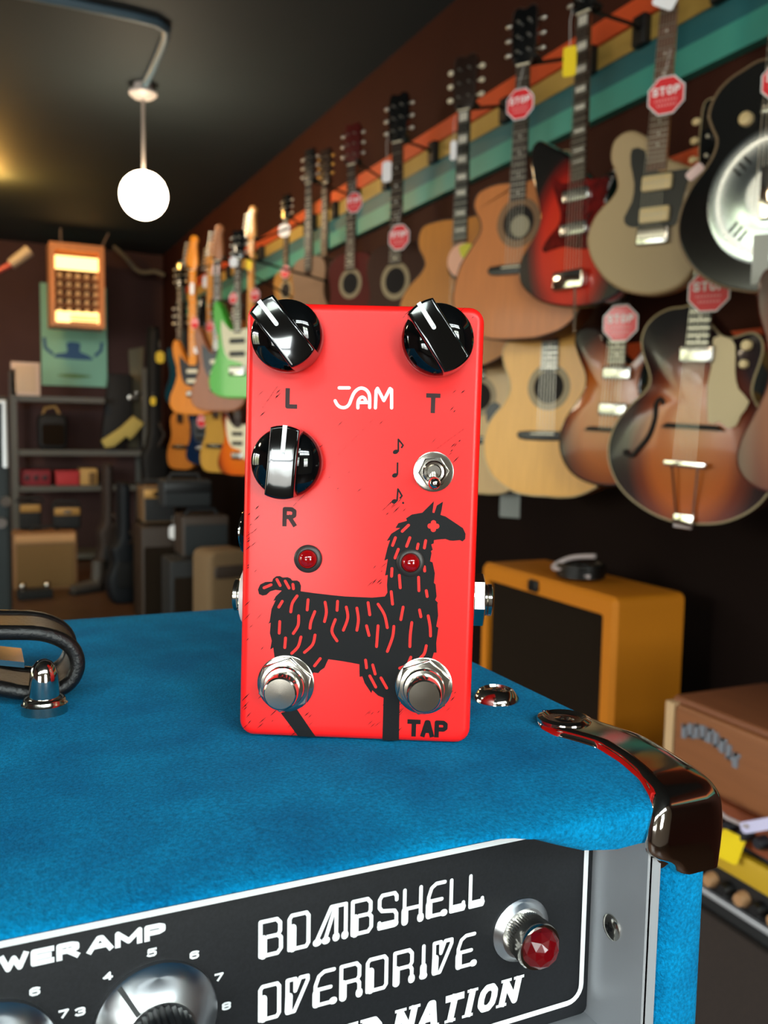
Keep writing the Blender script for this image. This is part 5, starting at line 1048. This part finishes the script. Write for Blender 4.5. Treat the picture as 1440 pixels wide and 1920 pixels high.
e = leaning('cloth', [(190, 826), (226, 802), (250, 780), (271, 794), (252, 818), (244, 824), (238, 818), (214, 838), (198, 840)], SY - .06, .05, M('yellow_cloth', (198, 176, 96), rough=.85), 'pale yellow cloth slanting across the foot of the black leaning case', 'cloth')
# amplifiers on the floor at the back
def small_amp(px0, px1, top, bot, Y, label, case, gr, d=.28, trim=None, name='amplifier', ground=0., knobs=0, logo=None):
    a, b = at(px0, top, Y=Y), at(px1, bot, Y=Y); zb = ground if ground is not None else b.z
    e = empty(name, ((a.x + b.x) / 2, Y, zb), 0, label, 'amplifier'); w, h = b.x - a.x, a.z - zb
    mb = MB(); mb.rbox((0, d / 2, h / 2), (w, d, h), .02); mb.build('cabinet', case, e)
    mb = MB(); mb.rbox((0, -.004, h * .42), (w * .90, .012, h * .74), .015); mb.build('grille', gr, e)
    if trim: mb = MB(); mb.rbox((0, -.006, h - .05), (w * .94, .014, .06), .01); mb.build('control_strip', trim, e)
    mb = MB(); mb.tube([(-.1, d / 2, h - .005), (-.08, d / 2, h + .03), (.08, d / 2, h + .03), (.1, d / 2, h - .005)], .012, 8); mb.build('handle', darkm, e, 60)
    for q in range(knobs): mb = MB(); mb.lathe([(.018, 0), (.014, .02)], 12, ((q - (knobs - 1) / 2) * w * .14, -.012, h - .05), (0, -1, 0)); mb.build('knob', nickel, e)
    return e, w, h
beige = M('beige_grille', (124, 92, 52), rough=.85, noise=(200, .2))
small_amp(24, 146, 1000, 1095, 7.35, 'beige fronted combo amplifier on the floor under the shelving', M('tan_case', (146, 104, 66), rough=.6), beige, trim=M('tan_strip', (206, 152, 100), rough=.5), d=.26)
Zl = at(80, 992, Y=7.45).z
small_amp(36, 78, 942, 992, 7.5, 'little black amplifier with a gold top edge, at left on the beige combo amplifier', darkm, darkm, trim=gold, ground=at(60, 1000, Y=7.35).z + .012, d=.11)
small_amp(100, 152, 948, 992, 7.5, 'little black amplifier with a gold top edge, at right on the beige combo amplifier', darkm, darkm, trim=gold, ground=at(60, 1000, Y=7.35).z + .012, knobs=2, d=.11)
# left edge: dark amplifier rack
e, w, h = small_amp(-120, 24, 740, 1150, 5.6, 'tall dark amplifier stack cut off by the left edge', M('dark_grey_case', (44, 50, 50), rough=.6), M('slate_grille', (38, 44, 46), rough=.8), d=.4)
mb = MB(); mb.tube([(-w * .45, -.014, h * .72), (-w * .45, -.014, h * .98), (w * .44, -.014, h * .98), (w * .44, -.014, h * .72)], .014, 8); mb.build('white_piping', white, e)
for z in (.585, .50): mb = MB(); mb.lathe([(.035, 0), (.03, .03)], 16, (w * (.43 if z > .55 else .36), -.01, h * z), (0, -1, 0)); mb.build('corner_button', chrome, e)
# floor stomp box with two bright buttons
e = empty('floor_switch', at(68, 1124, Z=.0) + Vector((0, 0, 0)), .1, 'black floor switch box with two bright round buttons in front of the beige combo amplifier', 'floor switch')
mb = MB(); mb.rbox((0, .06, .035), (.24, .14, .07), .012); mb.build('box', darkm, e)
for x in (-.085, .085): mb = MB(); mb.cyl((x, .04, .068), (x, .04, .085), .012, n=12); mb.ball((x, .04, .10), .026, 14, 10); mb.build('button', chrome, e)
e = empty('shoe', at(158, 1112, Z=0.), .5, 'dark grey boot standing on the floor right of the beige combo amplifier', 'shoe')
mb = MB(); mb.tube([(-.10, 0, .04), (0, 0, .05), (.10, 0, .05), (.13, 0, .12), (.13, 0, .24)], [.035, .045, .055, .055, .05], 12); mb.build('upper', M('grey_leather', (70, 62, 56), rough=.6), e, 60)
mb = MB(); mb.rbox((.02, 0, .012), (.27, .10, .024), .01); mb.build('sole', darkm, e)
# dark gig bags standing between shelving and amplifier stacks
def gigbag(px, ytop, ybot, wpx, label, m, Y=None):
    b = at(px, ybot, Z=0.) if Y is None else at(px, ybot, Y=Y); k = (b.x * CF[0] + b.y * CF[1]) / 1675.3; b.z = 0
    H = at(px, ytop, Y=b.y).z; W_ = wpx * k
    e = empty('gig_bag', b, radians(12), label, 'gig bag')
    P = [(-W_ * .5, H * .10), (-W_ * .52, H * .22), (-W_ * .36, H * .34), (-W_ * .40, H * .46), (-W_ * .18, H * .56), (-W_ * .16, H * .96), (0, H), (W_ * .16, H * .96), (W_ * .18, H * .56), (W_ * .40, H * .46), (W_ * .36, H * .34), (W_ * .52, H * .22), (W_ * .5, H * .10), (W_ * .3, 0.), (-W_ * .3, 0.)]
    mb = MB(); mb.prism(smooth_closed(P, 3), -.07, .07, .03, 3); mb.build('bag', m, e, 50)
    mb = MB(); mb.rbox((0, -.078, H * .24), (W_ * .6, .03, H * .22), .03); mb.build('pocket', darkm, e)
    mb = MB(); mb.tube([(.02, -.07, H * .60), (.05, -.13, H * .55), (.02, -.07, H * .50)], .012, 8); mb.build('handle', darkbrown, e, 60)
    return e
gigbag(232, 905, 1128, 62, 'navy black gig bag standing in front of the amplifier stacks', M('navy_nylon', (14, 20, 28), rough=.6))
gigbag(203, 870, 1100, 46, 'dark brown gig bag standing beside the shelving', M('brown_nylon', (44, 30, 22), rough=.7))
gigbag(290, 615, 1000, 60, 'tall black gig bag with a brown neck standing in the back corner', M('black_nylon', (14, 13, 13), rough=.7), Y=8.6)
plain_tag(248, 1043, 14, 24, None, yellow_c, 'yellow tag hanging on the navy black gig bag', Y=6.75, strl=1.6)
plain_tag(300, 670, 16, 22, None, yellow_c, 'yellow tag hanging at the top of the black gig bag in the back corner', Y=8.50, strl=1.8)
plain_tag(287, 752, 10, 16, None, yellow_c, 'small yellow tag halfway down the black gig bag in the back corner', Y=8.50, strl=1.2)
# amplifier stack in front of the guitar wall
def stack_amp(px0, px1, top, bot, Y, label, case, gr, ground, **k): return small_amp(px0, px1, top, bot, Y, label, case, gr, ground=ground, **k)
gb = at(300, 985, Y=5.9).z
small_amp(266, 345, 988, 1140, 5.9, 'dark speaker cabinet with brown edges at the bottom left of the amplifier stack', darkbrown, grille_d, ground=0., d=.35)
small_amp(268, 330, 912, 985, 5.95, 'tan brown amplifier head on the dark speaker cabinet', M('tan_brown_case', (110, 82, 52), rough=.6), darkm, ground=gb + .01, d=.25, trim=gold, knobs=3)
g2 = at(380, 1050, Y=5.35).z
small_amp(320, 440, 1052, 1140, 5.35, 'wide black amplifier on the floor right of the brown edged speaker cabinet', darkm, grille_d, ground=0., d=.3)
small_amp(342, 430, 968, 1050, 5.4, 'black amplifier with brown side panel and gold badge on the wide black amplifier', darkbrown, M('blue_black_grille', (22, 26, 28), rough=.8), ground=g2 + .01, d=.25)
g3 = at(380, 968, Y=5.4).z
small_amp(306, 398, 900, 966, 5.42, 'topmost black amplifier of the stack below the hanging guitars', darkm, M('blue_black_grille', (22, 26, 28)), ground=g3 + .055, d=.2, trim=satinblack)
plain_tag(325, 998, 16, 26, None, tagwhite, 'white tag hanging on the front of the amplifier stack', Y=5.875, strl=1.5)
e = empty('gear_bag', at(432, 1128, Y=4.9), .2, 'tan canvas bag beside the amplifier stack, half hidden by the pedal', 'bag'); e.location.z = 0
h = at(432, 1032, Y=4.9).z
mb = MB(); mb.rbox((0, .12, h * .5), (.26, .24, h), .05); mb.build('bag', M('tan_canvas', (104, 80, 52), rough=.85), e)
mb = MB(); mb.rbox((0, -.006, h * .80), (.2, .02, h * .12), .02); mb.build('flap', darkbrown, e)

# ------------------------------------------------------------------ amplifiers along the right wall
mus = M('mustard_tolex', (196, 116, 16), rough=.6, spec=.3, bump=(400, .2, .001))
X0 = 1.45; ya, yb2 = 1.758, 2.406; zt = CAMZ - .4115
e = empty('speaker_cabinet', (X0, (ya + yb2) / 2, 0), radians(-90), 'mustard orange speaker cabinet with dark grille against the right wall', 'speaker cabinet')
wd = yb2 - ya; dpt = .225
mb = MB(); P = rrect(wd, zt, .02, 4, 0, zt / 2); Q = rrect(wd - .09, zt - .10, .008, 4, 0, zt / 2)
n = len(P); vs = [(x, 0, z) for x, z in offset2(P, .012)] + [(x, .012, z) for x, z in P] + [(x, dpt, z) for x, z in P] + [(x, 0, z) for x, z in Q] + [(x, .03, z) for x, z in Q]
fs = []
for k in range(n):
    k2 = (k + 1) % n
    fs += [(k, k2, n + k2, n + k), (n + k, n + k2, 2 * n + k2, 2 * n + k), (k, k2, 3 * n + k2, 3 * n + k), (3 * n + k, 3 * n + k2, 4 * n + k2, 4 * n + k)]
fs.append(tuple(range(2 * n, 3 * n))); mb.add(vs, fs); mb.build('cabinet', mus, e, 40)
mb = MB(); mb.box((0, .026, zt / 2), (wd - .088, .02, zt - .098)); mb.build('grille', grille_d, e)
mb = MB(); mb.rbox((-.03, -.004, zt - .027), (.045, .012, .035), .008); mb.build('badge', satinblack, e)
cc = empty('coiled_cable', (X0 + .09, 2.02, zt), 0, 'dark coiled cable with a pale curl lying on top of the mustard orange cabinet', 'cable')
mb = MB(); mb.tube([(.055 * cos(t), .07 * sin(t), .008 + .012 * t / 6.28) for t in [2 * pi * 3 * k / 60 for k in range(61)]], .008, 8); mb.build('coil', satinblack, cc, 60)
mb = MB(); mb.tube(smooth_open([(-.02, -.07, .02), (-.05, -.02, .03), (-.05, .06, .03), (-.02, .02, .06), (.0, -.06, .075)], 5), .007, 8); mb.build('pale_lead', M('pale_lead', (170, 156, 156), rough=.5), cc, 60)
# near amplifiers, low at the right
X1 = 1.2; y1 = 1.29; y0_ = .55; zt = CAMZ - .4975; zl = CAMZ - .712
lowcase = M('black_tolex', (20, 20, 21))
e = empty('amplifier', (X1, (y0_ + y1) / 2, 0), radians(-90), 'black amplifier with yellow strip and cream knobs under the brown amplifier head', 'amplifier')
wd = y1 - y0_ + .02
mb = MB(); mb.rbox((0, .16, zl / 2), (wd, .3, zl), .015); mb.build('cabinet', lowcase, e)
mb = MB(); mb.box((0, -.004, (zl - .115) / 2), (wd - .05, .012, zl - .19)); mb.build('grille', M('brown_black_grille', (44, 34, 28), rough=.9, noise=(260, .25)), e)
mb = MB(); mb.rbox((0, -.006, zl - .030), (wd - .02, .02, .044), .006); mb.build('yellow_strip', M('yellow_trim', (196, 158, 32), rough=.5), e)
mb = MB(); mb.rbox((0, -.002, zl - .080), (wd - .02, .014, .056), .006); cp = mb.build('control_panel', satinblack, e)
mb = MB(); mb.rbox((0, -.008, zl - .113), (wd - .02, .012, .010), .003); mb.build('metal_trim', steel, e)
for q in range(9):
    mb = MB(); mb.lathe([(.014, 0), (.014, .006), (.010, .018)], 16, (-wd / 2 + .07 + .036 * q + .05, -.009, zl - .082), (0, -1, 0)); mb.build('knob', M('tan_knob', (176, 132, 92), rough=.4) if q % 2 else satinblack, e)
e = empty('amplifier', (X1, (y0_ + y1) / 2, zl + .001), radians(-90), 'brown amplifier head with grey arched lettering at the right, below the mustard cabinet', 'amplifier')
wd = y1 - y0_; hh = zt - zl
mb = MB(); mb.rbox((0, .13, hh / 2), (wd, .24, hh), .012); mb.build('cabinet', M('brown_tolex', (122, 70, 40), rough=.55, noise=(18, .12, (.3, 3, 6)), bump=(300, .2, .001)), e)
mb = MB(); mb.rbox((0, .006, hh * .64), (wd - .05, .02, hh * .62), .008); mb.build('front_panel', M('brown_front', (140, 86, 50), rough=.5, noise=(14, .1, (.3, 3, 8))), e)
mb = MB(); mb.box((-wd / 2 + .012, .002, hh * .62), (.02, .016, hh * .66)); mb.build('edge_strip', M('cream_lit_edge', (204, 168, 126), rough=.5), e)  # pale colour paints the light on the cabinet's front border
mb = MB(); mb.box((0, .004, hh * .155), (wd - .03, .02, hh * .27)); mb.build('control_panel', M('rust_panel', (128, 60, 26), rough=.45), e)
mb = MB()
for q in range(9):
    t = (q - 4) / 4; x = -wd / 2 + .115 + t * .062; z = hh * .80 - .018 * t * t - .006 * t
    mb.box((x, -.006, z), (.010, .004, .026)); mb.box((x + .004, -.006, z + .010 * (-1) ** q), (.012, .004, .006))
mb.build('arched_lettering', M('grey_blue_letter', (120, 124, 134), rough=.5), e)
for q in range(6):
    mb = MB(); mb.lathe([(.0125, 0), (.0125, .010), (.009, .020)], 18, (-wd / 2 + .115 + .034 * q, -.006, hh * .15), (0, -1, 0)); mb.build('knob', M('blue_black_knob', (26, 28, 36), rough=.35), e)
plain_tag(1368, 1588, 44, 58, 1.165, yellow_c, 'yellow tag hanging over the control panel of the lower right amplifier', rot=.25, rnd_=.15, strl=0)
plain_tag(1420, 1548, 22, 62, 1.16, M('lavender_card', (206, 200, 232), rough=.4), 'lavender white card lying across the front below the brown amplifier head', rot=1.15, rnd_=.3, strl=0)
cb = MB(); cb.tube([tuple(at(x, y, X=1.15)) for x, y in smooth_open([(1332, 1488), (1342, 1512), (1358, 1530), (1382, 1542), (1402, 1550)], 5)], .0035, 8)
tag(cb.build('cord', M('pale_lead', (170, 156, 156)), None, 60), 'thin pale cord looping from a knob of the brown amplifier head to the lavender card', 'cord')
